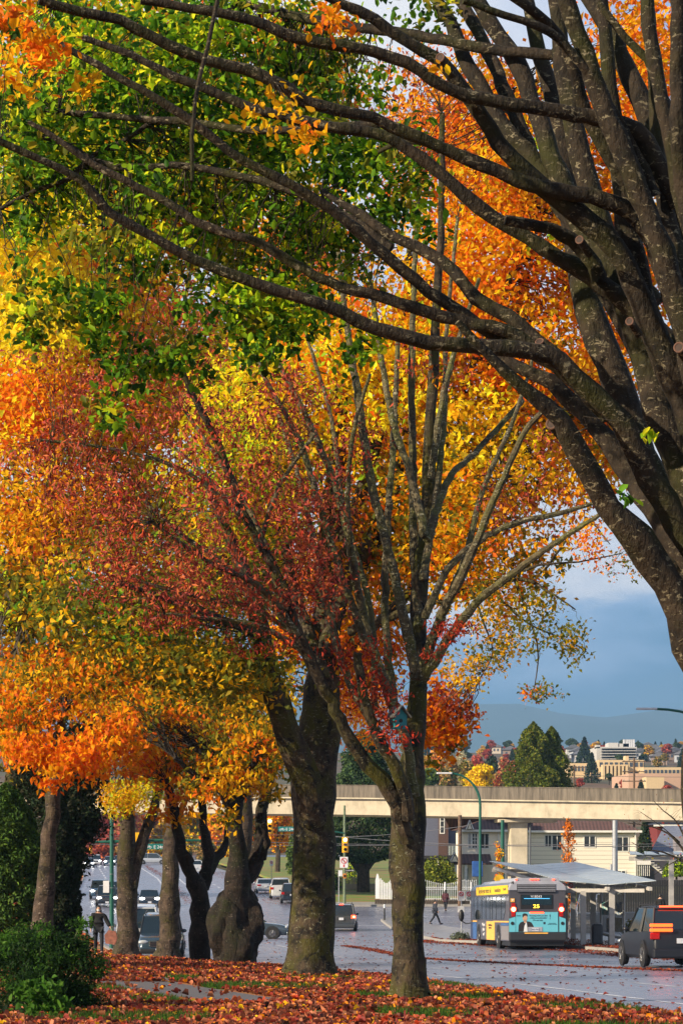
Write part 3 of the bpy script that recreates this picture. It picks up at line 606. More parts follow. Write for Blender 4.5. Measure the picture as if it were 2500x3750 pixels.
tb = tree('copper_leaved_tree', 'slender forked tree nearest the road with curled rust-red leaves and a birdhouse', 43.2,
 [([(941,2290,42),(940,2230,40),(937,2100,38),(935,1950,38),(934,1850,42),(945,1780,34),(950,1720,24),(957,1600,22),(960,1450,20),(965,1300,18),(985,1130,16),(990,950,13),(1002,700,10),(1012,500,8),(1015,260,6)], 0, 2),
  ([(936,1930,18),(915,1850,20),(880,1795,18),(830,1740,17),(790,1670,15),(740,1570,14),(690,1470,13),(640,1330,12),(560,1180,10),(500,1020,9),(440,900,7),(400,800,4)], 0, -2),
  ([(938,1880,16),(925,1810,17),(905,1760,15),(870,1700,13),(840,1620,11),(820,1500,10)], -.2, -1),
  ([(952,1830,12),(930,1700,13),(880,1560,12),(830,1400,11),(780,1150,9),(700,950,7),(620,800,5)], 0, 1),
  ([(958,1560,14),(900,1300,11),(850,1100,10),(820,900,9),(790,700,7),(770,520,4)], 0, 2),
  ([(966,1540,14),(1020,1400,12),(1060,1320,11),(1120,1180,9),(1200,1000,7),(1250,940,6)], 0, -2),
  ([(970,1560,13),(1080,1400,10),(1200,1300,8),(1300,1230,6),(1380,1180,5)], 0, -3),
  ([(975,1420,10),(1040,1290,8),(1160,1210,7),(1280,1180,6),(1365,1155,4)], 0, 0),
  ([(980,1240,11),(1030,1100,8),(1090,1040,7),(1200,920,6)], 0, 3),
  ([(975,1230,11),(945,1100,9),(905,980,8),(880,850,7),(850,650,5)], 0, 1),
  ([(962,1440,12),(950,1250,10),(948,1050,9),(945,850,8),(950,650,6),(960,420,4)], 1, 3), ([(970,1330,10),(1000,1150,8),(1020,950,7),(1025,760,5),(1050,500,4)], 0, 3), ([(905,1620,10),(885,1420,9),(890,1200,8),(905,980,7),(915,760,5)], .5, 3), ([(880,1700,11),(800,1560,9),(740,1350,8),(700,1150,6),(640,950,4)], 0, 2), ([(860,1640,9),(850,1400,8),(790,1180,7),(760,960,5),(700,760,3)], 0, 3),([(730,1560,9),(650,1400,8),(600,1250,7),(500,1120,5),(380,1010,3)], 0, 1),([(700,1480,8),(590,1400,6),(450,1370,5),(300,1330,3)], 0, -1),([(975,1500,9),(1060,1300,8),(1110,1120,6),(1180,960,5),(1230,800,3)], 0, 2),
  ([(988,1100,9),(1010,950,8),(1045,800,6),(1100,640,4)], 1, 1),
  ([(705,1490,10),(600,1350,8),(480,1290,6),(350,1200,4)], -1, -3), ([(690,1460,10),(560,1330,7),(420,1230,5),(330,1150,4)], -1, 0),
  ([(640,1350,9),(600,1230,7),(530,1100,6),(430,950,4)], -1, 1), ([(720,1510,8),(600,1440,6),(480,1420,4),(380,1410,3)], -1, -2),
  ([(840,1480,10),(760,1250,8),(690,1020,7),(600,850,5),(560,700,3)], 0, 0), ([(560,1190,7),(420,1080,5),(250,1030,4),(80,1010,3)], -1.5, -2),
  ([(830,1400,8),(800,1200,6),(810,1000,5),(850,860,4)], 0, -2), ([(600,1240,6),(640,1120,5),(720,1000,4)], -1, -2)],
 [(450,1130,330,200,-2,3,120,26,.36,.115,R1),(200,1080,210,110,-2,2,57,24,.34,.115,R1),(330,1310,240,130,-2,2.4,79,26,.36,.115,R1),(560,1380,170,90,-1,1.6,36,26,.34,.115,R1),(700,1180,140,200,0,2,57,26,.34,.115,R1),
  (260,870,200,130,-1,2.4,62,24,.36,.115,R1),(430,780,170,150,-1,2.4,46,24,.36,.115,R1),(600,950,150,110,-1,2,31,24,.34,.115,R1),(740,560,120,90,0,2,20,22,.36,.115,R1),(700,920,100,90,0,1.5,18,22,.32,.115,R1),
  (730,1330,60,110,-1,1,26,30,.3,.115,R1),(820,1000,90,120,1,1,13,20,.3,.115,R1),(1200,1140,140,80,1,2,23,18,.34,.115,{'RUST':3}),(1000,860,130,100,2,2,15,18,.34,.115,{'RUST':2,'ORA':1}),(1240,1020,60,50,1,1,5,16,.3,.115,{'RUST':1}),
  (960,230,120,130,3,2,36,26,.4,.09,{'ORA':2,'RUST':2}),(1040,430,90,90,3,2,15,22,.4,.09,{'ORA':2,'RUST':1}),
  (860,1590,80,90,-.6,.7,26,22,.26,.11,{'RED':5}),(905,1690,50,60,-.8,.4,11,20,.2,.115,{'RED':5}),(820,1500,80,50,-.6,.6,13,20,.24,.11,{'RED':5}),(1030,1450,60,45,-1,.5,11,18,.2,.11,{'RED':5}),(1010,1500,30,30,-1,.4,3,16,.15,.11,{'RED':5}),(600,1480,130,35,-1,.8,11,18,.22,.11,{'RED':3,'RUST':2}),(400,1430,110,40,-2,.8,11,20,.24,.1,{'RED':2,'RUST':2})],
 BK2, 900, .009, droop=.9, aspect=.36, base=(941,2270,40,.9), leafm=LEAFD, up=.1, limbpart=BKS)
# the mossy two-stemmed trunk
tree('broad_two_stem_tree', 'thick mossy trunk forking into two stems, left of the slender tree and under golden leaves', 60,
 [([(712,2235,58),(716,2150,52),(720,2000,49),(722,1880,48),(722,1780,54),(735,1680,50),(742,1580,40),(748,1450,35),(752,1330,32),(762,1200,26),(778,1000,20),(790,800,14),(800,560,8)], 0, 2),
  ([(722,1890,30),(705,1800,38),(668,1700,37),(635,1610,33),(612,1530,28),(598,1450,23),(570,1340,17),(520,1220,12),(470,1100,8)], 0, -3),
  ([(745,1500,20),(800,1330,18),(870,1200,15),(925,1050,12),(960,880,9),(1000,700,6)], 0, 3), ([(750,1420,20),(890,1180,15),(905,1000,12),(925,800,9),(940,550,6)], 1, 3),
  ([(760,1330,18),(870,1000,12),(950,620,9),(960,330,6)], 1, 4), ([(780,1500,14),(900,1400,12),(1080,1200,9),(1200,1050,6),(1330,900,4)], 1, 0),
  ([(800,1450,12),(1000,1380,9),(1180,1330,5),(1260,1360,3),(1320,1400,1.5)], 0, -3), ([(1150,1340,4),(1230,1300,3),(1330,1290,2),(1430,1270,1)], -2, -3), ([(1180,1330,4),(1215,1420,2.5),(1235,1500,1.8),(1225,1590,1)], -2, -3), ([(1120,1350,4),(1210,1430,2.2),(1300,1470,1.3),(1350,1500,.8)], -2, -3), ([(1080,1350,4),(1110,1430,2.5),(1130,1500,1.5),(1100,1560,.8)], -2, -2), ([(1250,1310,3),(1340,1200,2),(1400,1250,1)], -2, -3), ([(600,1460,14),(450,1400,9),(250,1330,5)], -2, -6), ([(745,1560,16),(690,1400,13),(640,1200,10),(580,1000,7)], 0, 3),
  ([(1000,1050,8),(1100,800,7),(1200,560,5),(1240,400,3)], 2, 2), ([(960,700,7),(1060,480,6),(1130,250,4)], 3, 3)],
 [(850,880,250,220,2,4,330,26,.6,.2,{'GOLD':2,'YEL':5,'ORA':2,'LIME':1.4}),(1400,1010,80,110,4,3,70,24,.6,.2,{'ORA':3,'GOLD':3}),(1080,760,250,250,3,4,330,26,.6,.2,{'ORA':5,'GOLD':3,'YEL':1}),(1180,480,200,260,3,4,300,26,.6,.2,{'ORA':5,'GOLD':4,'YEL':1,'LIME':.5}),(1050,300,200,200,4,4,190,26,.6,.2,{'ORA':5,'GOLD':2,'RUST':2}),
  (1450,200,120,230,3,3,110,26,.6,.2,{'ORA':4,'GOLD':2}),(1400,560,150,330,4,3,260,26,.6,.2,{'ORA':6,'GOLD':3}),(1350,900,110,160,3,3,110,26,.6,.2,{'ORA':4,'GOLD':3}),(1500,120,80,130,4,3,60,26,.6,.2,{'ORA':4,'GOLD':2}),(1240,900,140,160,2,3,150,26,.5,.2,{'ORA':3,'GOLD':3,'OLIVE':1}),(1100,1060,190,150,1,3,190,26,.5,.2,{'GOLD':3,'YEL':2,'OLIVE':1}),(1050,1240,140,150,0,3,150,26,.5,.19,{'GOLD':3,'OLIVE':2,'ORA':1}),
  (1130,1380,80,150,-2,1.5,83,22,.36,.115,{'OLIVE':3,'GOLD':2,'ORA':1}),(1080,1530,70,50,-2,1,36,18,.3,.11,{'OLIVE':2,'GOLD':2}),(1230,1420,50,90,-3,1,32,18,.3,.11,{'OLIVE':3,'GOLD':1}),(1310,1480,60,50,-3,1,26,18,.25,.11,{'OLIVE':3,'GOLD':1}),(1240,1590,50,20,-3,.6,14,14,.2,.11,{'OLIVE':3,'ORA':1}),(1350,1250,50,70,-3,1,30,14,.3,.11,{'ORA':2,'GOLD':1}),(1430,1290,50,50,-3,1,20,10,.3,.1,{'ORA':1,'OLIVE':1}),
  (870,1220,140,200,2,3,150,26,.5,.2,{'GOLD':2,'ORA':2,'OLIVE':2}),(830,1480,100,130,2,2,80,26,.5,.19,{'ORA':3,'GOLD':1,'OLIVE':1}),(1010,1630,70,100,0,1.5,43,24,.4,.19,{'ORA':4,'RUST':2,'RED':1}),(1200,1300,110,120,-1,2,36,20,.4,.18,{'OLIVE':2,'GOLD':3,'ORA':2}),(1300,1120,100,110,0,2,50,18,.4,.18,{'ORA':2,'GOLD':3,'RUST':1}),(1000,1700,60,60,0,1,24,22,.3,.19,{'ORA':3,'OLIVE':2}),(1080,1645,45,22,0,.5,10,16,.2,.11,{'ORA':3}),
  (560,1150,200,160,1,4,190,26,.6,.2,{'GOLD':2,'OLIVE':4,'LIME':2}),(600,950,180,140,3,4,170,26,.6,.2,{'YEL':4,'LIME':3,'GOLD':1}),(680,560,170,140,4,4,110,24,.6,.2,{'ORA':3,'GOLD':3}),(300,1380,220,130,-2,4,200,26,.55,.19,{'OLIVE':4,'GREEN':1,'GOLD':1}),(500,1540,180,70,-2,3,110,26,.5,.19,{'OLIVE':4,'GOLD':1}),(670,1470,50,80,3,1,24,24,.4,.19,{'ORA':3,'YEL':1})],
 BK2, 1300, .012, base=(714,2215,54,1.1), limbpart=BK2)
# cherry with the burl
def burl(t, u, v, ru, rv, Y, bk):
    vs = []; fs = []; n = 60; m = 40; c = D(u, v, Y); k = 1.5944/F*Y
    for j in range(m+1):
        for i in range(n):
            a = 2*PI*i/n; b = PI*j/m; q = 1+.13*math.sin(3*a+2*b)+.1*math.sin(5*a-3*b+1)+.06*math.sin(8*a+5*b+math.sin(3*a))+.025*math.sin(19*a-11*b+2*math.sin(5*b))+rnd.uniform(-.02, .02)
            if b > PI*.55: q *= 1+.22*(b/PI-.55)
            vs.append((c.x+ru*k*q*math.sin(b)**.7*math.cos(a) if 0 < b < PI else c.x, c.y+ru*k*q*math.sin(b)*math.sin(a), c.z+rv*k*math.cos(b)*(1+.04*math.sin(4*a))))
    for j in range(m):
        for i in range(n): fs.append((j*n+i, (j+1)*n+i, (j+1)*n+(i+1) % n, j*n+(i+1) % n))
    mb = MB(); mb.add(vs, fs); return mb.build('burl', bk, t, smooth=True)
OO = {'ORA': 1.5, 'GOLD': 3, 'OLIVE': 4}
td = tree('burled_cherry_tree', 'dark cherry tree with a huge swollen burl at the foot of its trunk', 77,
 [([(540,2210,50),(542,2150,44),(545,2080,30),(548,2020,29),(546,1960,22),(541,1900,17),(535,1840,15),(520,1780,11),(480,1720,7)], 0, -1), ([(560,2020,24),(585,1975,17),(597,1920,14),(600,1860,13),(618,1800,10),(640,1740,6)], 0, 1),
  ([(545,1860,12),(560,1800,9),(590,1740,7)], 0, -2), ([(600,1970,10),(612,1930,8),(605,1890,6)], 0, -1), ([(530,1850,12),(500,1810,9),(450,1780,7),(400,1740,4)], -1, -3)],
 [(560,1720,110,80,-1,2.5,79,24,.55,.23,OO),(500,1800,90,60,-2,1.5,36,24,.5,.23,OO),(620,1800,40,50,-1,1,14,22,.4,.23,OO),(520,1880,24,50,-2,.6,7,16,.3,.23,{'OLIVE':2,'GOLD':1}),(330,1640,190,70,0,3,93,24,.6,.23,{'OLIVE':2,'GOLD':2,'ORA':2}),(560,1610,100,50,1,2,43,24,.6,.23,{'OLIVE':3,'GOLD':1})],
 BK3, 260, .016, aspect=.55, droop=.9, wob=.03, jit=.1)
burl(td, 541, 2130, 58, 92, 77, BK3)
tree('forked_cherry_tree', 'dark slim cherry trunk with three crooked stems, between the pale trunk and the burl', 79.5,
 [([(462,2215,25),(462,2150,22),(461,2090,22),(456,2040,22),(440,2010,16),(424,1975,15),(413,1930,12),(405,1880,11),(395,1840,10),(380,1790,7)], 0, -1), ([(462,2040,17),(478,1985,14),(472,1920,11),(466,1870,10),(462,1800,7)], 0, 0), ([(472,2010,15),(495,1970,12),(515,1950,9),(525,1900,7)], 0, 1), ([(425,1985,12),(435,1975,12),(428,1960,8)], -.5, -.8)],
 [(450,1760,90,70,0,2,50,24,.5,.23,OO),(400,1840,50,50,-1,1,15,22,.4,.23,{'ORA':2,'GOLD':1}),(330,1740,80,60,0,2,36,24,.5,.23,{'ORA':3,'GOLD':2})], BK3, 150, .016, aspect=.55, droop=.9, wob=.03, jit=.1)
tree('pale_cherry_tree', 'single pale ringed trunk standing in front of the blue parked estate car', 87,
 [([(385,2205,29),(388,2150,26),(392,2080,24),(393,2000,20),(391,1930,17),(392,1870,13),(390,1800,10),(380,1720,7)], 0, 0), ([(392,1990,10),(402,1930,9),(412,1880,8),(440,1800,5)], 0, 1)],
 [(380,1720,80,60,0,2,43,24,.55,.24,{'ORA':2,'GOLD':2,'OLIVE':1}),(250,1700,90,70,0,2,50,24,.55,.24,{'ORA':4,'GOLD':1}),(420,1690,100,60,2,2,43,24,.55,.24,{'OLIVE':3,'GOLD':2})], BK4, 100, .016, base=(385,2190,27,.8), wob=.04, jit=.08)
tree('v_forked_maple_tree', 'pale trunk splitting into a V of two stems, behind the walking woman', 92,
 [([(289,2195,27),(291,2150,25),(293,2090,24),(291,2020,23),(290,1950,20),(293,1880,17),(300,1810,13),(305,1740,9)], 0, 0), ([(296,2060,18),(310,2000,15),(325,1940,14),(345,1880,12),(365,1810,10),(380,1750,7)], 0, .5)],
 [(290,1830,55,40,-1,1,43,30,.4,.14,{'YEL':3,'GOLD':2,'LIME':2,'ORA':1}),(250,1810,30,45,-1,.8,17,28,.35,.14,{'GOLD':2,'YEL':2,'ORA':1}),(270,1860,40,20,-1,.5,11,28,.3,.13,{'ORA':2,'YEL':2}),(340,1800,50,40,0,1,21,26,.4,.14,{'YEL':2,'LIME':2})], BK4, 90, .014, wob=.04, jit=.08, base=(289,2180,27,.8), up=.6)
# leaning pale conifer trunk with orange leaves round it
tree('leaning_grey_trunk_tree', 'bare grey trunk leaning slightly right in front of the dark cypresses', 57,
 [([(96,2140,26),(100,2080,23),(108,2000,20),(114,1920,18),(121,1830,17),(130,1760,14),(140,1680,11),(150,1600,7)], 0, 0), ([(128,1770,6),(100,1720,5),(60,1700,3)], 0, -1), ([(132,1740,6),(190,1700,5),(250,1690,3)], 0, -1)],
 [(120,1740,90,40,-2,1.2,43,22,.36,.16,{'ORA':6,'GOLD':1}),(60,1720,60,50,-2,1,23,22,.34,.16,{'ORA':3,'GOLD':1}),(210,1740,60,45,-2,1,25,22,.34,.16,{'ORA':4,'GOLD':1}),(120,1790,40,26,-2,.5,10,18,.22,.16,{'ORA':4}),(250,1680,70,50,-1,1,25,22,.36,.16,{'ORA':4,'GOLD':1}),(60,1640,90,60,-1,1.6,43,24,.4,.16,{'ORA':3,'OLIVE':1}),(150,1560,150,80,0,2,64,24,.45,.16,{'OLIVE':2,'ORA':2,'GOLD':2})], BK4, 220, .009, aspect=.6, droop=1.1)
# big yellow tree behind on the left, lit by the sun
YY = {'YEL': 8, 'GOLD': 1}
tree('golden_maple_tree', 'tall bright yellow tree filling the left edge behind the cherries', 82,
 [([(20,2050,22),(40,1700,20),(70,1400,18),(120,1100,14),(180,800,9),(200,500,5)], 4, 4), ([(60,1450,12),(200,1150,9),(330,900,5)], 4, 6), ([(80,1300,10),(20,1000,7),(-20,700,4)], 4, 3)],
 [(0,1640,90,120,-6,3,70,28,.8,.26,{'ORA':2,'GOLD':2,'OLIVE':1}),(60,560,130,110,0,5,247,28,.9,.27,{'YEL':9,'ORA':1}),(80,760,160,150,0,5,230,28,.9,.27,YY),(280,720,200,160,4,5,299,28,.9,.27,{'YEL':3,'ORA':2}),(250,960,220,140,3,5,230,28,.9,.27,{'YEL':3,'ORA':2,'GOLD':1}),(500,900,160,140,5,5,170,28,.9,.27,{'YEL':8,'LIME':2}),
  (60,960,130,110,0,4,130,28,.9,.27,{'ORA':5,'YEL':1}),(100,1200,170,140,0,5,210,28,.9,.26,{'GOLD':4,'OLIVE':1,'ORA':1}),(60,1380,130,120,0,4,140,28,.9,.26,{'OLIVE':3,'GOLD':2,'LIME':1}),(300,1180,170,120,4,4,140,28,.9,.26,{'GOLD':3,'YEL':1,'OLIVE':1}),(160,1530,200,90,2,3,140,28,.8,.26,{'ORA':2,'GOLD':2,'OLIVE':1}),(300,1560,200,80,4,3,140,28,.8,.26,{'OLIVE':2,'GREEN':1,'GOLD':1}),
  (130,350,200,160,4,5,306,26,.9,.27,{'YEL':5,'LIME':2}),(400,420,220,200,6,5,418,26,.9,.27,{'YEL':2,'ORA':2,'LIME':1}),(250,120,280,140,6,5,440,26,.9,.27,{'YEL':2,'LIME':2,'ORA':1}),(650,200,200,200,8,5,380,26,.9,.27,{'LIME':2,'ORA':2,'YEL':2}),(640,700,130,120,8,5,176,26,.9,.27,{'YEL':7,'ORA':1}),(620,1080,110,110,7,4,100,26,.9,.27,{'YEL':5,'LIME':3}),(520,1280,150,130,6,4,120,26,.9,.27,{'OLIVE':4,'GOLD':1})],
 BK4, 300, .03)
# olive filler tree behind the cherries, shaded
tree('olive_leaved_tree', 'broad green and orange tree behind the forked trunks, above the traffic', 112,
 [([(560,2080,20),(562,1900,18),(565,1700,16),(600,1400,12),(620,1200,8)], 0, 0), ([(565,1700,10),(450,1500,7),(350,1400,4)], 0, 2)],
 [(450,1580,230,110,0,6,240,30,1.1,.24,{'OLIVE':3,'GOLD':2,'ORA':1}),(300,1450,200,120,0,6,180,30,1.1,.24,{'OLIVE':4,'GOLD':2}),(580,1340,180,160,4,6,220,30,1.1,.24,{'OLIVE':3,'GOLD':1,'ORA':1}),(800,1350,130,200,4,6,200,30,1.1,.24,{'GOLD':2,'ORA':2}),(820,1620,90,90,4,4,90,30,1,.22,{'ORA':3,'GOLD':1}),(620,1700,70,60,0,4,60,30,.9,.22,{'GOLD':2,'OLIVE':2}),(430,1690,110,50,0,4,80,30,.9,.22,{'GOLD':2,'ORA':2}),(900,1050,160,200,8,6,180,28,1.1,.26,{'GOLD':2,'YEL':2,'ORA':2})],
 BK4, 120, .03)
# ---- birdhouse hung on the slender tree
bh = thing('birdhouse', 'small teal birdhouse with a grey shingle roof hung among red leaves', 'birdhouse', D(914, 1652, 42.6), .45)
mb = MB(); s = .11
mb.prism([(-s, -.17), (s, -.17), (s*1.15, .06), (0, .2), (-s*1.15, .06)], -.1, .12, 'y'); mb.build('box', mat('teal_paint', (.01, .16, .17), .6), bh)
mb = MB().disc((0, -.102, -.03), .035, 16, 'y', .012); mb.build('entrance_hole', mat('black_hole', (.005, .005, .005)), bh)
mb = MB(); mb.prism([(-s*1.6, .02), (0, .215), (s*1.6, .02), (s*1.6, .045), (0, .245), (-s*1.6, .045)], -.17, .15, 'y'); mb.build('roof', mat('grey_shingle', (.13, .125, .11), .9, var=.4, scale=40), bh)

# ---- conifers and shrubs, foliage as sprays on a shaped surface
def conifer(name, label, x, y, zb, h, w, pal, n, leaf, layers=0, group=None, trunkr=None, irregular=.15, profile=None, pmat=None):
    t = thing(name, label, 'tree', (x, y, zb), group=group)
    k = n; hh = RG.uniform(0, 1, k)**.85; ang = RG.uniform(0, 2*PI, k)
    pr = profile or (lambda f: (1-f)**.8*min(1, (f+.03)*14))
    rad = np.array([pr(f) for f in hh])*w/2
    if layers: rad = rad*(.72+.28*np.abs(np.sin(hh*layers*PI+np.sin(ang*3)*.8)))
    ph = RG.uniform(0, 6.28, 6); rad = rad*(1+irregular*np.sin(ang*3+hh*17+ph[0])+irregular*np.sin(ang*5-hh*29+ph[1])+irregular*.8*np.sin(ang*9+hh*43+ph[2]))*(1-RG.uniform(0, 1, k)**2*.45)
    C = np.stack([np.cos(ang)*rad, np.sin(ang)*rad, .04*h+hh*h*.96-(rad*.12 if layers else 0)], 1)
    tt = tints(pal, k, .3)*(.8+.4*np.sin(ang*4+hh*31+ph[3])[:, None]*.5+.1)
    o = leaf_mesh('crown', C, leaf, tt, pmat or NEEDLE, t, droop=.5 if layers else -.6, aspect=.5, up=.2)
    mb = MB(); r = trunkr or w*.045; mb.tube([(0, 0, -.3), (0, 0, h*.3), (0, 0, h*.93)], [r*1.3, r, r*.15], 7); mb.build('trunk', BK4, t); return t
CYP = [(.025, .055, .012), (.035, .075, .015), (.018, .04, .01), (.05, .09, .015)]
CYP2 = [(.04, .09, .015), (.06, .13, .02), (.03, .06, .012), (.09, .16, .02)]  # brighter copy: the sunlit look is put into these cypress tints
CYPD = [(.012, .026, .01), (.02, .035, .012), (.03, .03, .014)]  # darker copy: the rear cypress's shade is put into these tints
fat = lambda f: (min(1, (f+.05)*5))*(1-f**3)**.7
for (u, v, wpx, hpx, Y, pal, lb) in [(-70, 2080, 160, 520, 66, CYP2, 'green cypress cut off by the left edge of the photo'), (15, 2080, 200, 420, 64, CYP2, 'dark green cypress toned as sunlit at the far left edge, behind the bush'), (130, 2030, 110, 380, 72, CYPD, 'shade-toned cypress directly behind the leaning grey trunk')]:
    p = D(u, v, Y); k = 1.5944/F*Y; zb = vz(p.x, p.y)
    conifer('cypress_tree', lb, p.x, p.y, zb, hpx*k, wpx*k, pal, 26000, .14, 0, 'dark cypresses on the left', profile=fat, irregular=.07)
p = D(172, 1700, 76); tp = thing('topped_conifer', 'dark overhanging conifer whose crown narrows downward beside the far headlights', 'tree')
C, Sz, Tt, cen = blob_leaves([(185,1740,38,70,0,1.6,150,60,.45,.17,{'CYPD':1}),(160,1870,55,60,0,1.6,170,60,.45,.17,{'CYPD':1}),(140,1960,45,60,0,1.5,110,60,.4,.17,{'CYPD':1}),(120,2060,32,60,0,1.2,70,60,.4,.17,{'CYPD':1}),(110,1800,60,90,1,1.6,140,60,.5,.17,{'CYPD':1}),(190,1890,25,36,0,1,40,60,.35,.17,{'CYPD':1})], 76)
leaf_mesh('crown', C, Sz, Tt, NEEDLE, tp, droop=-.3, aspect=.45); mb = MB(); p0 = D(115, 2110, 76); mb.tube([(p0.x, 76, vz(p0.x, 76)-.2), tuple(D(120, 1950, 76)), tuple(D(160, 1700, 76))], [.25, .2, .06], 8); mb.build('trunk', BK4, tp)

# ---- bush and leafy plant in the corner
def bush(name, label, blobs, Y, stem0, nst, leafm=LEAF, aspect=.5, up=.9, cat='bush', fine=False, droop=-.2):
    t = thing(name, label, cat); C, Sz, Tt, cen = blob_leaves(blobs, Y)
    leaf_mesh('foliage', C, Sz, Tt, leafm, t, droop=droop, aspect=aspect, up=up, fine=fine)
    mb = MB()
    for i in RG.permutation(len(cen))[:nst]:
        c = cen[i]; a = Vector(stem0)+Vector((rnd.gauss(0, .15), rnd.gauss(0, .15), 0)); m = (a+Vector(c))/2+Vector((0, 0, .15)); mb.tube([a, m, Vector(c)+Vector((0, 0, .08))], [.015, .01, .004], 4)
    tag(mb.build('stems', mat('green_brown_stem', (.06, .06, .02)), t), kind='stuff'); return t
LAUR = [(.012, .035, .008), (.02, .055, .01), (.03, .075, .014), (.008, .022, .006)]
LAURL = [(.06, .16, .015), (.09, .2, .02), (.045, .13, .012)]
p = D(110, 2330, 38.5); zb = vz(p.x, p.y)
bush('laurel_bush', 'dense dark glossy green bush at the bottom left corner', [(50,2190,75,60,.5,.8,110,44,.13,.07,{'LAUR':4,'LAURL':1}),(150,2180,60,45,0,.6,70,44,.12,.07,{'LAUR':4,'LAURL':1}),(120,2260,120,80,0,1.0,200,48,.14,.07,{'LAUR':5,'LAURL':.6}),(50,2320,90,70,.3,1,120,48,.14,.07,{'LAUR':1}),(170,2310,70,60,0,.8,90,46,.13,.07,{'LAUR':5}),(180,2130,30,26,-.2,.3,10,26,.09,.07,{'LAUR':2,'LAURL':2}),(100,2140,30,26,-.2,.3,10,26,.09,.07,{'LAUR':2,'LAURL':2}),(220,2220,25,30,-.3,.3,14,30,.09,.07,{'LAUR':3,'LAURL':2})], 38.5, (p.x, p.y, zb-.1), 90)
p = D(90, 2370, 36); zb = vz(p.x, p.y)
bush('broad_leaved_plant', 'bright green broad-leaved plant in front of the dark bush', [(90,2280,60,26,0,.35,16,18,.14,.13,{'LAURL':1}),(110,2320,70,30,-.2,.35,22,18,.14,.13,{'LAURL':1}),(40,2335,50,24,-.2,.3,14,18,.13,.13,{'LAURL':1,'LAUR':1}),(150,2340,40,20,-.2,.3,8,16,.12,.12,{'LAURL':1}),(70,2260,30,14,0,.2,4,12,.1,.12,{'LAURL':1})], 36, (p.x, p.y, zb-.1), 40, aspect=.7, fine=True, droop=.2)
# small shaded weeds beneath the trunks
# ================= vehicles
GLASS = NT('car_glass'); GLASS.base((.012, .02, .026)).set(Roughness=.06); GLASS.b.inputs['Specular IOR Level'].default_value = .9; GLASS = GLASS.mat
RUB = mat('tyre_rubber', (.012, .012, .013), .8); RIM = mat('alloy_rim', (.2, .2, .21), .3, .8); BLK = mat('black_trim', (.012, .012, .014), .5); CHR = mat('chrome', (.6, .6, .62), .2, 1)
REDL = mat('red_lens', (.35, .006, .004), .2); REDON = mat('brake_light_on', (.6, .01, .005), .3, emit=(1, .05, .012), es=5); HOT = mat('brake_core', (.9, .3, .1), .3, emit=(1, .45, .2), es=9)
HLON = mat('headlight_on', (.9, .9, .9), .2, emit=(1, .96, .88), es=10); HLOFF = mat('headlight_lens', (.5, .53, .56), .1, .3); PLT = mat('plate_white', (.55, .56, .6), .5); DBLUE = mat('plate_blue', (.03, .05, .2), .5)
AMB = mat('amber_lens', (.7, .2, .01), .3)
def paint(name, c, rough=.22): return mat(name, c, rough, .25, .04, 2, coat=1)
def wheel(parent, x, y, r, w, rimr=.62):
    mb = MB(); mb.tube([(x-w/2, y, r), (x-w/2+.03, y, r), (x+w/2-.03, y, r), (x+w/2, y, r)], [r*.92, r, r, r*.92], 20); o = mb.build('wheel', RUB, parent, smooth=True)
    s = -1 if x < 0 else 1; mb = MB(); xo = x+s*(w/2+.004); mb.tube([(xo-s*.02, y, r), (xo+s*.005, y, r)], [r*rimr, r*rimr*.95], 16)
    for k in range(5):
        a = 2*PI*k/5; mb.tube([(xo+s*.012, y, r), (xo+s*.012, y+math.cos(a)*r*rimr*.9, r+math.sin(a)*r*rimr*.9)], [r*.1, r*.06], 5)
    mb.build('rim', RIM, o); return o
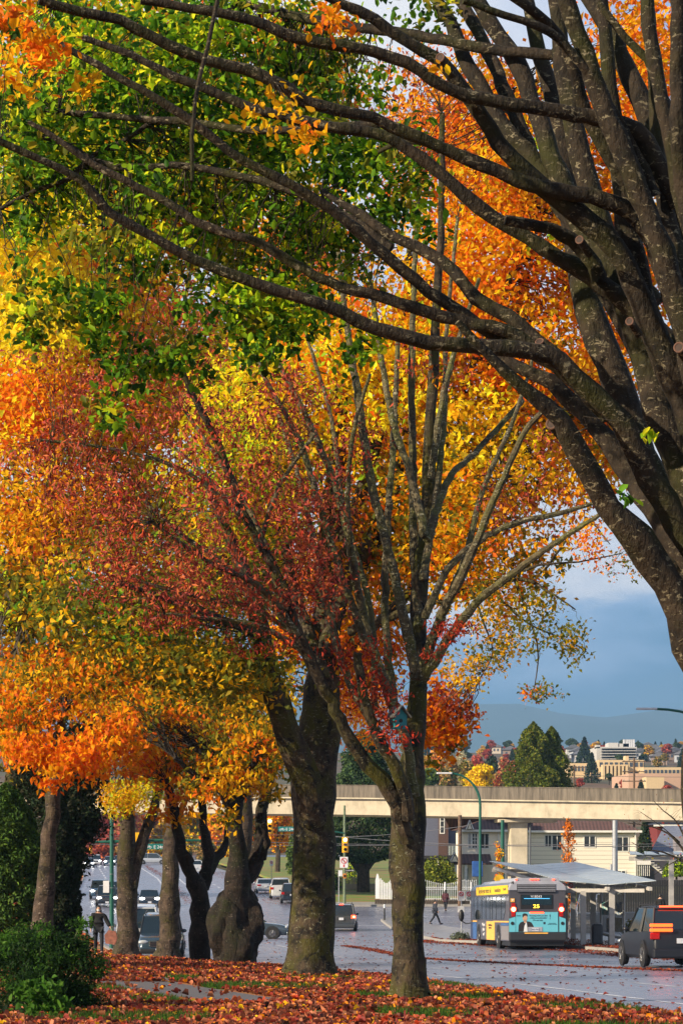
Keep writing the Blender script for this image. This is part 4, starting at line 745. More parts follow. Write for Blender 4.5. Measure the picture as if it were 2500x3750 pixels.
def car(name, label, cat, loc, rz, pm, L=4.6, Wd=1.84, H=1.48, kind='sedan', rx=0, group=None, brake=False, lamps=False, rails=False, plate='', clad=None):
    t = thing(name, label, cat, loc, rz, group, rx); hw = Wd/2
    P_ = {'sedan': ([(-1, .5), (-.98, .95), (-.72, 1.02), (-.3, .93), (.42, .92), (.86, .78), (.97, .62), (1, .45)], (-.70, -.36, .12, .46)),
          'hatch': ([(-1, .55), (-.98, .95), (-.8, .98), (-.3, .92), (.42, .92), (.86, .8), (.97, .64), (1, .45)], (-.93, -.62, .1, .45)),
          'wagon': ([(-1, .6), (-.985, 1.0), (-.9, 1.0), (0, .97), (.42, .98), (.86, .88), (.97, .72), (1, .5)], (-.96, -.82, .12, .45)),
          'van': ([(-1, .6), (-.985, 1.05), (-.9, 1.05), (0, 1.02), (.6, 1.02), (.9, .85), (.98, .7), (1, .5)], (-.98, -.9, .3, .68)),
          'pickup': ([(-1, .6), (-.99, 1.12), (-.2, 1.12), (.3, 1.1), (.45, 1.12), (.88, 1.02), (.98, .85), (1, .6)], (-.97, -.85, .1, .4))}[kind]
    if kind == 'truck': pass
    deck, (gr0, gr1, gf1, gf0) = P_; sc = H/(1.48 if kind in ('sedan', 'hatch') else 1.7 if kind in ('wagon', 'pickup') else 1.85)
    ys = [-1, -.985, -.95, -.88, -.75, -.6, -.4, -.2, 0, .2, .4, .55, .7, .82, .9, .95, .985, 1]
    vs = []; k = 12
    zb = .2*sc+.03
    for y in ys:
        w = hw*(1-.16*abs(y)**6-.03*abs(y)**2); z = np.interp(y, [d[0] for d in deck], [d[1] for d in deck])*sc
        z0 = zb+(.12 if abs(y) > .99 else .0)
        half = [(0, z0), (w*.86, z0), (w*.97, z0+.1), (w, z0+(z-z0)*.45), (w*.985, z0+(z-z0)*.72), (w*.93, z-.03), (w*.84, z), (0, z+.015)]
        row = [(a, y*L/2, b) for a, b in half]+[(-a, y*L/2, b) for a, b in reversed(half[1:-1])]; k = len(row); vs += row
    n = len(ys); fs = [(i*k+j, i*k+(j+1) % k, (i+1)*k+(j+1) % k, (i+1)*k+j) for i in range(n-1) for j in range(k)]+[tuple(range(k)), tuple(range((n-1)*k, n*k))]
    mb = MB(); mb.add(vs, fs); body = mb.build('body', pm, t, smooth=True)
    zbelt = np.interp(0, [d[0] for d in deck], [d[1] for d in deck])*sc-.02; zr = H-.03
    def sec(y, z, w): return [(-w, y*L/2, z), (w, y*L/2, z)]
    wb = hw*.9; wt_ = hw*.72
    mb = MB(); q = [sec(gr0, zbelt, wb*.96), sec(gr1, zr-.03, wt_), sec(gf1, zr-.03, wt_), sec(gf0, zbelt, wb*.97)]
    v = [p for s_ in q for p in s_]; mb.add(v, [(0, 1, 3, 2), (2, 3, 5, 4), (4, 5, 7, 6), (0, 2, 4, 6), (1, 7, 5, 3), (0, 6, 7, 1)]); mb.build('windows', GLASS, t, bevel=.03)
    mb = MB(); rl = [(gr1-.02, zr-.045, 1.0), (gr1+.04, zr, .98), ((gr1+gf1)/2, zr+.03, .99), (gf1-.04, zr+.005, .98), (gf1+.03, zr-.05, 1.0)]
    vs = []
    for (y, z, w) in rl: vs += [(-wt_*w-.01, y*L/2, z-.045), (-wt_*w*.9, y*L/2, z), (0, y*L/2, z+.012), (wt_*w*.9, y*L/2, z), (wt_*w+.01, y*L/2, z-.045), (0, y*L/2, z-.05)]
    mb.add(vs, [(i*6+j, i*6+(j+1) % 6, (i+1)*6+(j+1) % 6, (i+1)*6+j) for i in range(4) for j in range(6)]+[tuple(range(6)), tuple(range(24, 30))]); mb.build('roof', pm, t, smooth=True)
    mids = [(gr0+gr1)/2*.35+gf1*.1, (gr1+gf1)/2] if kind != 'sedan' else [-.16]
    for s in (-1, 1):
        for (ya, yb, q_) in [(gr0, gr1, .965), (gf0, gf1, .965)]+[(m_, m_, 1.004) for m_ in mids]: MB().tube([(s*wb*q_, ya*L/2, zbelt-.02), (s*(wt_+.012), yb*L/2, zr-.04)], .032, 6).build('pillar', pm if kind != 'wagon' else BLK, t)
        x = s*(wb+.12); mb = MB(); mb.ball((x, gf0*L/2-.42, zbelt+.1), (.1, .055, .075), 10, 6); mb.tube([(s*wb, gf0*L/2-.4, zbelt+.03), (x, gf0*L/2-.4, zbelt+.06)], .025, 5); mb.build('side_mirror', pm, t, smooth=True)
        hx = s*hw*.70; z = .66*sc; mb = MB(); mb.ball((hx, L/2*.955, z+.03), (hw*.24, .1, .085 if kind == 'wagon' else .1), 12, 7); hl = mb.build('headlight', HLON if lamps else HLOFF, t, smooth=True)
        mb = MB(); zt = .84*sc if kind != 'van' else .98*sc
        if kind in ('wagon', 'van', 'pickup'): mb.box(min(s*hw*.66, s*hw*.95), max(s*hw*.66, s*hw*.95), -L/2*1.004, -L/2*.96, zt-.09, zt+.12)
        else: mb.box(min(s*hw*.52, s*hw*.93), max(s*hw*.52, s*hw*.93), -L/2*1.004, -L/2*.95, zt-.08, zt+.07)
        tl = mb.build('tail_light', REDON if brake else REDL, t, bevel=.02)
        if brake: mb = MB(); mb.disc((s*hw*.84, -L/2*1.006, zt+.01), .055, 12, 'y', .012); mb.build('bulb_glow', HOT, tl)
        for yy in (-.62, .62): mb = MB(); mb.disc((s*(hw-.035), yy*L/2, .335*sc+.02), .39*sc, 18, 'x', .075); mb.build('wheel_arch', BLK, t); wheel(t, s*(hw-.1), yy*L/2, .325*sc+.01, .21)
    mb = MB(); mb.box(-hw*.44, hw*.44, L/2*.975, L/2*1.006, .5*sc, .72*sc)
    g = mb.build('grille', BLK, t, bevel=.03); mb = MB(); 
    for zz in (.52, .58, .64, .7): mb.box(-hw*.4, hw*.4, L/2*1.004, L/2*1.012, zz*sc-.008, zz*sc+.008)
    mb.build('grille_bars', CHR, g)
    mb = MB(); mb.box(-hw*.86, hw*.86, L/2*.95, L/2*1.014, .24, .42*sc); mb.build('front_bumper', clad or pm, t, bevel=.05)
    mb = MB(); mb.box(-hw*.88, hw*.88, -L/2*1.018, -L/2*.95, .26, .5*sc); mb.build('rear_bumper', clad or pm, t, bevel=.06)
    for (yy, zz) in ((-L/2*1.022, .72*sc if kind != 'van' else .86*sc), (L/2*1.02, .36)):
        mb = MB(); mb.box(-.15, .15, yy-.006, yy+.006, zz-.08, zz+.08); pl = mb.build('licence_plate', PLT, t)
    if brake: mb = MB(); mb.box(-.14, .14, (gr1)*L/2-.09, (gr1)*L/2-.05, zr-.03, zr+.01); mb.build('high_brake_light', REDON, t)
    if rails:
        for s in (-1, 1): mb = MB(); mb.tube([(s*wt_*.92, gr1*L/2, zr), (s*wt_*.93, gr1*L/2+.15, zr+.07), (s*wt_*.93, gf1*L/2-.15, zr+.07), (s*wt_*.92, gf1*L/2, zr)], .018, 6); mb.build('roof_rail', BLK, t)
    if clad:
        for s in (-1, 1): mb = MB(); mb.box(min(s*hw*.96, s*(hw+.012)), max(s*hw*.96, s*(hw+.012)), -L*.3, L*.3, .22, .36); mb.build('side_cladding', clad, t, bevel=.02)
    return t
def at(u, Y): return (u-1250)/F*Y
def head(y): return math.atan2(-(kx(y+6)-kx(y-6)), 12)     # road heading: rotation of +Y
def place(u, Y, dz=0): x = at(u, Y); return (x, Y, gz(Y)+dz)
def slope(Y): return math.atan2(gz(Y+3)-gz(Y-3), 6)
c = car('parked_car', 'blue grey estate car with black cladding parked facing the camera behind two trunks', 'car', place(590, 98), PI+.05, paint('slate_blue_paint', (.035, .06, .085)), 4.8, 1.86, 1.7, 'wagon', -slope(98), rails=True, clad=BLK)
place_ = place(508, 106.5); c = car('parked_van', 'white van parked behind the blue grey estate car', 'van', place_, PI+.06, paint('white_paint', (.6, .62, .64)), 5.0, 2.05, 2.0, 'van', -slope(106))
c = car('moving_suv', 'dark SUV with lit headlights behind the green signal pole', 'car', place(393, 206), PI+head(206), paint('black_blue_paint', (.015, .02, .03)), 4.8, 1.9, 1.8, 'wagon', -slope(206), lamps=True, group='oncoming cars waiting at the junction')
c = car('moving_car', 'dark sedan with lit headlights, in the lane right of the dark SUV', 'car', place(547, 206), PI+head(206), paint('navy_paint', (.02, .035, .06)), 4.6, 1.82, 1.45, 'sedan', -slope(206), lamps=True, group='oncoming cars waiting at the junction')
c = car('moving_car', 'blue car following close behind the dark SUV at the junction', 'car', place(367, 222), PI+head(222), paint('blue_paint', (.03, .07, .12)), 4.7, 1.86, 1.75, 'wagon', -slope(222), lamps=True, group='oncoming cars waiting at the junction')
c = car('moving_car', 'blue car half hidden behind the green pole, right of the dark SUV', 'car', place(425, 226), PI+head(226), paint('blue_paint', (.03, .07, .12)), 4.6, 1.82, 1.5, 'sedan', -slope(226), group='oncoming cars waiting at the junction')
for i, (u, Y, kd, pm, lb) in enumerate([(298, 392, 'sedan', 'white_paint', 'far car with bright headlights, leftmost of the distant traffic'), (325, 372, 'sedan', 'navy_paint', 'nearest of the far cars with glaring headlights'), (352, 392, 'wagon', 'white_paint', 'far white car with glaring headlights, second from the left'), (402, 388, 'sedan', 'blue_paint', 'far blue sedan just left of the green pole'), (438, 396, 'sedan', 'black_blue_paint', 'far dark car just right of the green pole')]):
    car('distant_car', lb, 'car', place(u, Y), PI+head(380), _mc[pm], 4.6, 1.85, 1.5 if kd == 'sedan' else 1.7, kd, lamps=i < 4, group='far oncoming cars')
car('crossing_van', 'light grey minivan crossing the far junction between two pale trunks', 'van', place(560, 400), -PI/2, paint('silver_paint', (.4, .42, .45)), 5.0, 1.95, 1.8, 'van')
car('pickup_truck', 'white pickup parked on the right side of the far road', 'truck', place(714, 330), head(330), _mc['white_paint'], 5.4, 2.0, 1.85, 'pickup')
car('parked_hatchback', 'small pale car parked beside the dark conifer at the far left', 'car', (at(255, 300), 300, vz(at(255, 300), 300)), PI+head(300), _mc['silver_paint'], 4.2, 1.75, 1.5, 'hatch')
car('crossing_car', 'grey blue sedan crossing the road between the burl and the mossy trunk', 'car', place(905, 134), -PI/2-.04, paint('steel_blue_paint', (.05, .075, .1)), 4.7, 1.85, 1.48, 'hatch')
car('minivan', 'dark grey minivan with brake lights on, waiting beyond the mossy trunk', 'van', place(1252, 161), -.02, paint('graphite_paint', (.055, .06, .065)), 5.1, 1.98, 1.82, 'van', slope(161), brake=True, rails=True)
car('parked_car', 'silver sedan parked first in the row of three by the maple', 'car', (at(968, 238), 238, gz(238)), head(230), _mc['silver_paint'], 4.6, 1.82, 1.45, 'sedan', group='cars parked along the far right kerb')
pk = car('parked_pickup', 'white pickup with yellow side stripe parked between a silver sedan and a black SUV', 'truck', (at(1026, 223), 223, gz(223)), head(220)-.05, _mc['white_paint'], 5.3, 1.95, 1.9, 'pickup', group='cars parked along the far right kerb')
MB().box(-.985, -.965, -2.3, -.9, .5, 1.1).build('yellow_stripe', mat('yellow_decal', (.8, .5, .02)), pk)
car('parked_suv', 'black SUV parked nearest in the row of three by the maple', 'car', (at(1066, 213), 213, gz(213)), head(210)-.05, _mc['black_blue_paint'], 4.7, 1.9, 1.75, 'wagon', group='cars parked along the far right kerb')
sv = car('passing_suv', 'large dark SUV with glowing orange red tail lights at the right edge', 'car', (10.4, 78.4, gz(78)+.03), .1, mat('midnight_paint', (.008, .01, .016), .45, 0, .05), 5.0, 2.05, 1.92, 'wagon', slope(78), rails=True)
for s in (-1, 1):
    for zz in (1.3, 1.15): MB().box(min(s*.28, s*1.0), max(s*.28, s*1.0), -2.585, -2.5, zz-.05, zz+.05).build('light_bar', mat('tail_bar_on', (.7, .1, .02), .3, emit=(1, .07, .008), es=2.6), sv, bevel=.02)
MB().box(-.6, .6, -2.2, -2.12, 1.87, 1.92).build('high_brake_light', REDON, sv)

# ================= the bus
BGREY = mat('bus_dark_grey', (.07, .066, .078), .35, .1, .08, 3, coat=.4); BLIGHT = mat('bus_pale_grey', (.36, .37, .42), .4, .2, .1, 3); YLW = mat('bus_yellow', (.85, .5, .015), .5); ORG = mat('bus_orange', (.8, .42, .08), .5); TEAL = mat('ad_teal', (.12, .45, .56), .5, var=.03); INK = mat('ad_ink', (.015, .03, .05), .6); BLUEP = mat('bus_blue', (.02, .1, .3), .4, coat=.4)
bus = thing('city_bus', 'grey city bus with teal rear advert, route 25, stopped beside the glass shelter', 'bus', (8.66, 107, gz(107)+.02), .087, rx=-.03)
prof_ = [(-1.27, .36), (-1.27, 2.72), (-1.2, 2.86), (-.98, 3.0), (.98, 3.0), (1.2, 2.86), (1.27, 2.72), (1.27, .36)]
MB().prism(prof_, .02, 12.1, 'y').build('body', BGREY, bus, bevel=.03)
MB().prism([(-1.02, 2.98), (-.94, 3.17), (.94, 3.17), (1.02, 2.98)], 0.0, 4.6, 'y').build('roof_fairing', BLIGHT, bus, bevel=.02)
MB().prism([(-1.0, 2.98), (-.85, 3.12), (.85, 3.12), (1.0, 2.98)], 4.62, 10.5, 'y').build('roof_unit', BLIGHT, bus, bevel=.02)
rc = MB().prism([(-1.275, 2.62), (-1.275, 2.73), (-1.205, 2.87), (-1.03, 3.0), (1.03, 3.0), (1.205, 2.87), (1.275, 2.73), (1.275, 2.62)], -.03, .6, 'y').build('rear_cap', BLIGHT, bus, bevel=.02)
mb = MB(); mb.box(-.92, .82, -.04, -.025, 2.53, 2.9); gl_ = mb.build('engine_grille', BLK, bus)
mb = MB(); [mb.box(-.9, .8, -.065, -.041, 2.58+.075*k, 2.605+.075*k) for k in range(5)]; mb.build('louvres', BLIGHT, gl_)
rw = MB().box(-.76, .7, .0, .015, 1.8, 2.44).build('rear_window_frame', BLK, bus, bevel=.05); MB().box(-.7, .64, -.012, -.001, 1.98, 2.4).build('rear_window', GLASS, bus)
MB().box(-.6, .55, -.016, -.0125, 2.25, 2.265).build('glowing_reflection_strip', mat('blue_reflection_glow', (.1, .5, .9), emit=(.1, .55, 1), es=1.2), rw)  # glowing strip set on the glass in place of a reflected light
text('V18343', .16, mat('white_letters', (.75, .75, .78)), bus, facing(-.05, -.02, 2.34), 'fleet_number')
dsg = MB().box(-.3, .22, -.014, -.002, 1.82, 2.0).build('route_display', BLK, bus)
text('25', .22, mat('amber_leds', (.9, .5, .02), emit=(1, .62, .04), es=3), dsg, facing(-.05, -.02, 1.91), 'route_number', sx=1.35)
MB().box(-.96, .92, -.012, .01, .78, 1.66).build('advert_panel', TEAL, bus)
for s in (-1, 1): MB().prism([(s*.98, .78), (s*1.262, .78), (s*1.262, 1.36), (s*.98, 1.46)], -.01, .015, 'y').build('corner_panel', TEAL, bus)
MB().box(-.34, .28, -.03, -.01, 1.6, 1.66).build('high_brake_light', REDON, bus)
for s in (-1, 1):
    tl = MB().box(s*1.07-.09, s*1.07+.09, -.03, .015, 1.45, 2.06).build('tail_light', REDL, bus, bevel=.04)
    MB().disc((s*1.07, -.035, 1.78), .085, 18, 'y', .02).build('brake_light', HOT, tl); MB().ring((s*1.07, -.035, 1.78), .1, .02, 'y').build('light_ring', REDON, tl)
    MB().disc((s*1.12, -.02, 1.16), .075, 16, 'y', .02).build('reversing_light', BLK, bus)
for x in (-.95, -.28, -.14, .02, .72): MB().box(x-.05, x+.05, -.04, .02, 3.08, 3.12).build('marker_light', REDON, bus)
MB().box(-1.28, 1.28, -.12, .06, .4, .76).build('rear_bumper', mat('bus_bumper', (.02, .022, .028), .6), bus, bevel=.04)
MB().box(-1.2, 1.2, .1, 3.4, .16, .38).build('underbody', BLK, bus)
MB().box(-.42, .22, -.03, -.012, .79, 1.0).build('plate_frame', BLIGHT, bus, bevel=.03); pl = MB().box(-.24, .06, -.04, -.03, .82, .96).build('licence_plate', PLT, bus); text('ND-7917', .085, DBLUE, pl, facing(-.09, -.043, .89), 'plate_number')
st_ = MB().box(-.6, .45, -.135, -.121, .7, .755).build('safety_sticker', ORG, bus)
tri = MB().box(-1.2, -1.02, -.015, -.0, 2.1, 2.26).build('warning_sticker', ORG, bus); MB().prism([(-1.16, 2.23), (-1.06, 2.23), (-1.11, 2.13)], -.02, -.015, 'y').build('triangle', mat('white_letters', (.7, .7, .7)), tri)
for s_, x, z, sz in (('Does', -.84, 1.5, .09), ('investing make you feel', .02, 1.5, .085), ('a little uncomfortable?', .02, 1.4, .085), ('We can help.', .0, 1.3, .085)): text(s_, sz, INK, bus, facing(x+(0 if s_ == 'Does' else .02), -.016, z), 'advert_lettering')
text('British Columbia\nSecurities Commission', .045, INK, bus, facing(.66, -.016, 1.14), 'advert_lettering'); text('!', .3, INK, bus, facing(.56, -.016, 1.44), 'advert_lettering')
MB().box(.26, .36, -.016, -.0125, 1.12, 1.22).build('advert_emblem', INK, bus)
# printed figure on the advert: flat shapes
po = MB().prism([(-.86, .79), (-.84, 1.08), (-.76, 1.2), (-.66, 1.24), (-.5, 1.25), (-.38, 1.24), (-.27, 1.2), (-.2, 1.08), (-.14, .95), (-.12, .79)], -.0165, -.0125, 'y').build('printed_jacket', mat('print_black', (.02, .018, .02)), bus)
MB().prism([(-.62, .79), (-.58, 1.05), (-.52, 1.2), (-.48, 1.2), (-.44, .79)], -.019, -.0166, 'y').build('printed_shirt', mat('print_white', (.65, .68, .7)), po)
mb = MB(); mb.prism([(-.56+.105*math.cos(a), 1.39+.15*math.sin(a)) for a in [k*PI/9 for k in range(18)]], -.0195, -.0166, 'y').box(-.6, -.5, -.0195, -.0166, 1.18, 1.3); mb.build('printed_face', mat('print_skin', (.5, .3, .2)), po)
MB().prism([(-.67, 1.42), (-.68, 1.54), (-.62, 1.6), (-.52, 1.6), (-.45, 1.56), (-.45, 1.46), (-.5, 1.5), (-.6, 1.49), (-.65, 1.42)], -.022, -.0197, 'y').build('printed_hair', _mc['print_black'], po)
# left side
LX = -1.272
MB().prism([(1.0, 2.4), (1.0, 1.75), (1.5, 1.32), (11.6, 1.32), (11.6, 2.4)], LX-.012, LX+.01, 'x').build('window_band', GLASS, bus)
for y in (2.1, 3.7, 4.9, 5.6, 6.9, 8.2, 9.6, 10.9): MB().box(LX-.02, LX-.012, y-.045, y+.045, 1.32, 2.4).build('window_post', BLK, bus)
MB().box(LX-.02, LX-.001, .25, 10.0, 2.47, 2.86).build('roof_advert_band', YLW, bus)
text('Recycle your motor oil', .34, INK, bus, facing_left(LX-.022, 7.2, 2.66), 'advert_lettering', sx=1.25); text('bcusedoil.com', .26, INK, bus, facing_left(LX-.022, 3.2, 2.66), 'advert_lettering', sx=1.2); text('BC Used Oil', .16, INK, bus, facing_left(LX-.022, 1.1, 2.68), 'advert_lettering')
MB().box(LX-.01, LX+.0, .05, 4.6, 1.2, 1.26).build('yellow_line', ORG, bus); MB().box(LX-.01, LX+.0, 9.9, 12.0, 1.2, 1.26).build('yellow_line', ORG, bus); MB().box(LX-.008, LX, .1, 2.3, 1.06, 1.17).build('blue_stripe', BLUEP, bus)
MB().box(LX-.014, LX, 4.2, 6.7, .38, 1.24).build('side_advert', ORG, bus); MB().box(LX-.012, LX, 10.0, 12.0, .37, 1.18).build('blue_front_panel', BLUEP, bus); MB().box(LX-.01, LX, .05, 2.2, .42, 1.04).build('engine_door', mat('bus_mid_grey', (.2, .19, .2), .4), bus)
text("Why can't\nJordan\nread?", .22, _mc['white_letters'], bus, facing_left(LX-.02, 7.6, .85), 'advert_lettering'); text('Mental health learning\nhelp for families', .13, INK, bus, facing_left(LX-.02, 5.5, 1.0), 'advert_lettering')
for s in (-1, 1):
    for y in (3.1, 9.3):
        MB().disc((s*1.25, y, .5), .6, 22, 'x', .06).build('wheel_arch', BLK, bus); wheel(bus, s*1.14, y, .5, .3, .55)
MB().ball((LX-.42, 12.35, 1.5), (.14, .1, .3), 12, 8).build('side_mirror', BLK, bus, smooth=True); MB().tube([(LX+.1, 12.1, 1.15), (LX-.2, 12.3, 1.1), (LX-.42, 12.35, 1.25)], .03, 6).build('mirror_arm', BLK, bus)
MB().ball((-1.08, .05, 2.93), (.09, .09, .09), 12, 8).build('rear_camera', BLK, bus, smooth=True)
MB().disc((-.4, 8.5, 3.25), .22, 16, 'y', .1).build('roof_beacon', YLW, bus)

# ================= bus shelters, plaza furniture
STEEL = mat('painted_steel_beige', (.42, .4, .37), .5); DSTEEL = mat('grey_steel', (.2, .2, .21), .5); INOX = mat('brushed_steel', (.5, .5, .52), .3, .9)
t = NT('ribbed_glass'); w = t.new('ShaderNodeTexWave'); w.inputs['Scale'].default_value = .55; w.bands_direction = 'Y'; t.link(t.co(), w.inputs[0])
t.base(t.mix(w.outputs['Fac'], (.16, .2, .22), (.5, .55, .58))).set(Roughness=.25, Alpha=.93); ROOFG = t.mat
CLEAR = NT('clear_glass'); CLEAR.base((.7, .8, .8)).set(Roughness=.05, Alpha=.22); CLEAR = CLEAR.mat
sh = thing('bus_shelter', 'long bus shelter with a striped glass canopy behind the bus', 'bus shelter')
A, B, C_, D_ = Vector((7.8, 128, 3.56)), Vector((12.25, 127, 3.52)), Vector((14.05, 108, 2.84)), Vector((9.9, 109.5, 2.82))
def panel(mb, a, b, c, d, th=.03):
    mb.add([a, b, c, d]+[p-Vector((0, 0, th)) for p in (a, b, c, d)], [(0, 1, 2, 3), (7, 6, 5, 4), (0, 4, 5, 1), (1, 5, 6, 2), (2, 6, 7, 3), (3, 7, 4, 0)])
for k in range(9):
    f0 = k/9+.003; f1 = (k+1)/9-.003; mid0 = .5
    for (s0, s1) in ((0, .495), (.505, 1)):
        def q(s, f): return (A.lerp(D_, f)).lerp(B.lerp(C_, f), s)+Vector((0, 0, -.18*(1-abs(2*s-1))+.1))
        mb = MB(); panel(mb, q(s0, f0), q(s1, f0), q(s1, f1), q(s0, f1)); mb.build('roof_pane', ROOFG, sh)
for s in (.06, .5, .94):
    a = A.lerp(B, s)-Vector((0, 0, .2)); b = D_.lerp(C_, s)-Vector((0, 0, .2)); mb = MB(); panel(mb, a-Vector((.07, 0, 0)), a+Vector((.07, 0, 0)), b+Vector((.07, 0, 0)), b-Vector((.07, 0, 0)), .16); mb.build('long_beam', STEEL, sh)
for f in (.02, .25, .5, .75, .97):
    a = A.lerp(D_, f)-Vector((0, 0, .3)); b = B.lerp(C_, f)-Vector((0, 0, .3)); a = a.lerp(b, .02); b = a.lerp(b, .9); mb = MB(); dy = Vector((0, .07, 0)); panel(mb, a-dy, b-dy, b+dy, a+dy, .17); mb.build('cross_beam', STEEL, sh)
    for s in (.28, .62):
        p = a.lerp(b, s); g0 = pz(p.x, p.y); MB().box(p.x-.12, p.x+.12, p.y-.1, p.y+.1, g0-.05, p.z-.1).build('post', STEEL, sh)
ad_ = thing('notice_panel', 'glazed notice panel with posters beside the litter bin', 'notice board', (0, 0, 0))
x0, x1 = at(2200, 113), at(2283, 111); g0 = pz(x0, 112)
def vp(f, z, off=0): return Vector((x0+(x1-x0)*f, 113-2*f+off, g0+z))
mb = MB(); mb.add([vp(0, .45), vp(1, .3), vp(1, 2.45), vp(0, 2.5)], [(0, 1, 2, 3)]); mb.build('pane', CLEAR, ad_)
for a, b in ((vp(0, .45), vp(1, .3)), (vp(0, 2.5), vp(1, 2.5)), (vp(0, .45), vp(0, 2.55)), (vp(1, .3), vp(1, 2.55))): MB().tube([a, b], .06, 4).build('frame', STEEL, ad_)
for f in (.35, .85): MB().tube([vp(f, -.05), vp(f, .4)], .05, 4).build('leg', STEEL, ad_)
PO = [(.02, .32, 1.35, 1.95, (.1, .3, .3)), (.36, .62, 1.15, 1.8, (.45, .4, .36)), (.22, .5, .55, 1.2, (.2, .26, .34)), (.6, .92, .6, 1.25, (.4, .35, .22)), (.66, .92, 1.4, 2.0, (.1, .16, .25))]
for i, (f0, f1, z0, z1, cc) in enumerate(PO):
    t = NT('poster_print'); nn_ = t.noise(5, 5, .7, dist=1.5); t.base(t.mix(t.ramp(nn_, [(.45, 0), (.55, 1)]), cc, (.5, .5, .45))); mb = MB(); mb.add([vp(f0, z0, -.03), vp(f1, z0, -.03), vp(f1, z1, -.03), vp(f0, z1, -.03)], [(0, 1, 2, 3)]); mb.build('poster', t.mat, ad_)
xb, yb = at(2185, 111), 111; bn = thing('litter_bin', 'dark grey rounded litter bin in front of the shelter post', 'litter bin', (xb, yb, pz(xb, yb)))
MB().box(-.24, .24, -.22, .22, .03, .95).build('body', mat('bin_grey', (.05, .055, .065), .5), bn, bevel=.08); MB().box(-.16, .16, -.16, .16, .95, .97).build('opening', BLK, bn); MB().ring((0, 0, .97), .19, .02, 'z').build('rim', INOX, bn)
# second shelter
s2 = thing('bus_shelter', 'smaller glass roofed shelter at the right edge, beyond the passing dark SUV', 'bus shelter')
x0, x1 = at(2297, 134), at(2640, 132)
for k in range(6):
    a = x0+(x1-x0)*k/6; b = x0+(x1-x0)*(k+1)/6-.02; mb = MB(); panel(mb, Vector((a, 133, 3.98)), Vector((b, 133, 3.96)), Vector((b, 136.5, 4.12)), Vector((a+.4, 136.5, 4.14))); mb.build('roof_pane', ROOFG, s2)
MB().box(x0+.3, x1, 133.3, 133.5, 3.62, 3.85).build('beam', STEEL, s2); MB().box(x0+.3, x1, 136, 136.15, 3.6, 3.85).build('beam', STEEL, s2)
for u in (2456, 2610): x = at(u, 133.4); MB().box(x-.13, x+.13, 133.3, 133.55, pz(x, 133)-.1, 3.62).build('post', STEEL, s2)
# steps with handrails and low wall
stp = thing('steps', 'broad concrete steps with two handrails behind the glass shelter', 'steps'); xs0, xs1 = at(2070, 128), at(2172, 128); g0 = pz(xs0, 128)
for k in range(6): MB().box(xs0+.12*k, xs1-.0*k, 126+.38*k, 130, g0+.16*k-(.02 if k else .3), g0+.16*(k+1)).build('step', CONC, stp, bevel=.015)
for xx in (xs0+.25, xs0+1.15):
    mb = MB(); a = Vector((xx, 125.8, g0+.95)); b = Vector((xx+.6, 129, g0+1.95)); mb.tube([a, b, b+Vector((.4, 1.2, 0))], .025, 6)
    for f in (.05, .5, .97): p = a.lerp(b, f); mb.tube([(p.x, p.y, g0+f*.9), p], .022, 6)
    mb.build('handrail', INOX, stp)
lw = MB().box(at(2172, 129), at(2420, 129), 129, 129.5, g0-.1, g0+1.0).build('low_wall', CONC, None, bevel=.02); tag(lw, 'low concrete wall running right from the steps behind the bicycle racks', 'wall')
for i, u in enumerate((2290, 2305, 2321, 2337, 2354, 2370)):
    y = 121+.5*i; x = at(u, y); g_ = pz(x, y); mb = MB().ring((x, y, g_+.42), .4, .025, 'y', 24, 6).box(x-.05, x+.05, y-.03, y+.03, g_-.02, g_+.04); tag(mb.build('bike_rack', INOX, None, smooth=True), ['leftmost ring shaped steel bicycle rack right of the notice panel', 'second ring shaped steel bicycle rack from the left', 'third ring shaped steel bicycle rack from the left', 'third ring shaped steel bicycle rack from the right', 'second ring shaped steel bicycle rack from the right', 'rightmost ring shaped steel bicycle rack, beside the passing SUV'][i], 'bicycle rack', 'ring bicycle racks')
ft = mat('black_fence_boards', (.012, .013, .018), .7, var=.3)
fn = thing('dark_fence', 'tall dark board fence along the back of the plaza', 'fence', (0, 0, 0)); 
x = at(2110, 150)
mb = MB()
while x < at(2720, 150): mb.box(x, x+.14, 150, 150.03, pz(14, 138)-.3, 2.3+rnd.uniform(-.02, .02)); x += .15
mb.build('boards', ft, fn); MB().box(at(2110, 150), at(2720, 150), 150.04, 150.1, 1.9, 2.0).build('rail', ft, fn)

# ================= people
SKIN = mat('skin', (.45, .26, .18), .6); HAIR = mat('black_hair', (.012, .009, .008), .5); COAT = mat('black_coat', (.005, .005, .007), .9, bump=.3); TROU = mat('dark_trousers', (.012, .014, .02), .9)
def skin_mesh(name, verts, edges, rad, m, parent, sub=2, root=0):
    me = bpy.data.meshes.new(name); me.from_pydata(verts, edges, []); o = bpy.data.objects.new(name, me); COL.objects.link(o)
    md = o.modifiers.new('s', 'SKIN'); 
    sv_ = me.skin_vertices[0].data
    for i, r in enumerate(rad): sv_[i].radius = (r, r) if not hasattr(r, '__len__') else r
    sv_[root].use_root = True; md.use_smooth_shade = True; s_ = o.modifiers.new('b', 'SUBSURF'); s_.levels = sub; s_.render_levels = sub
    dg = bpy.context.evaluated_depsgraph_get(); dg.update(); m2 = bpy.data.meshes.new_from_object(o.evaluated_get(dg)); bpy.data.objects.remove(o)
    m2.name = name; m2.materials.clear()
    for q in (m if isinstance(m, list) else [m]): m2.materials.append(q)
    o2 = bpy.data.objects.new(name, m2); COL.objects.link(o2); o2.parent = parent; return o2
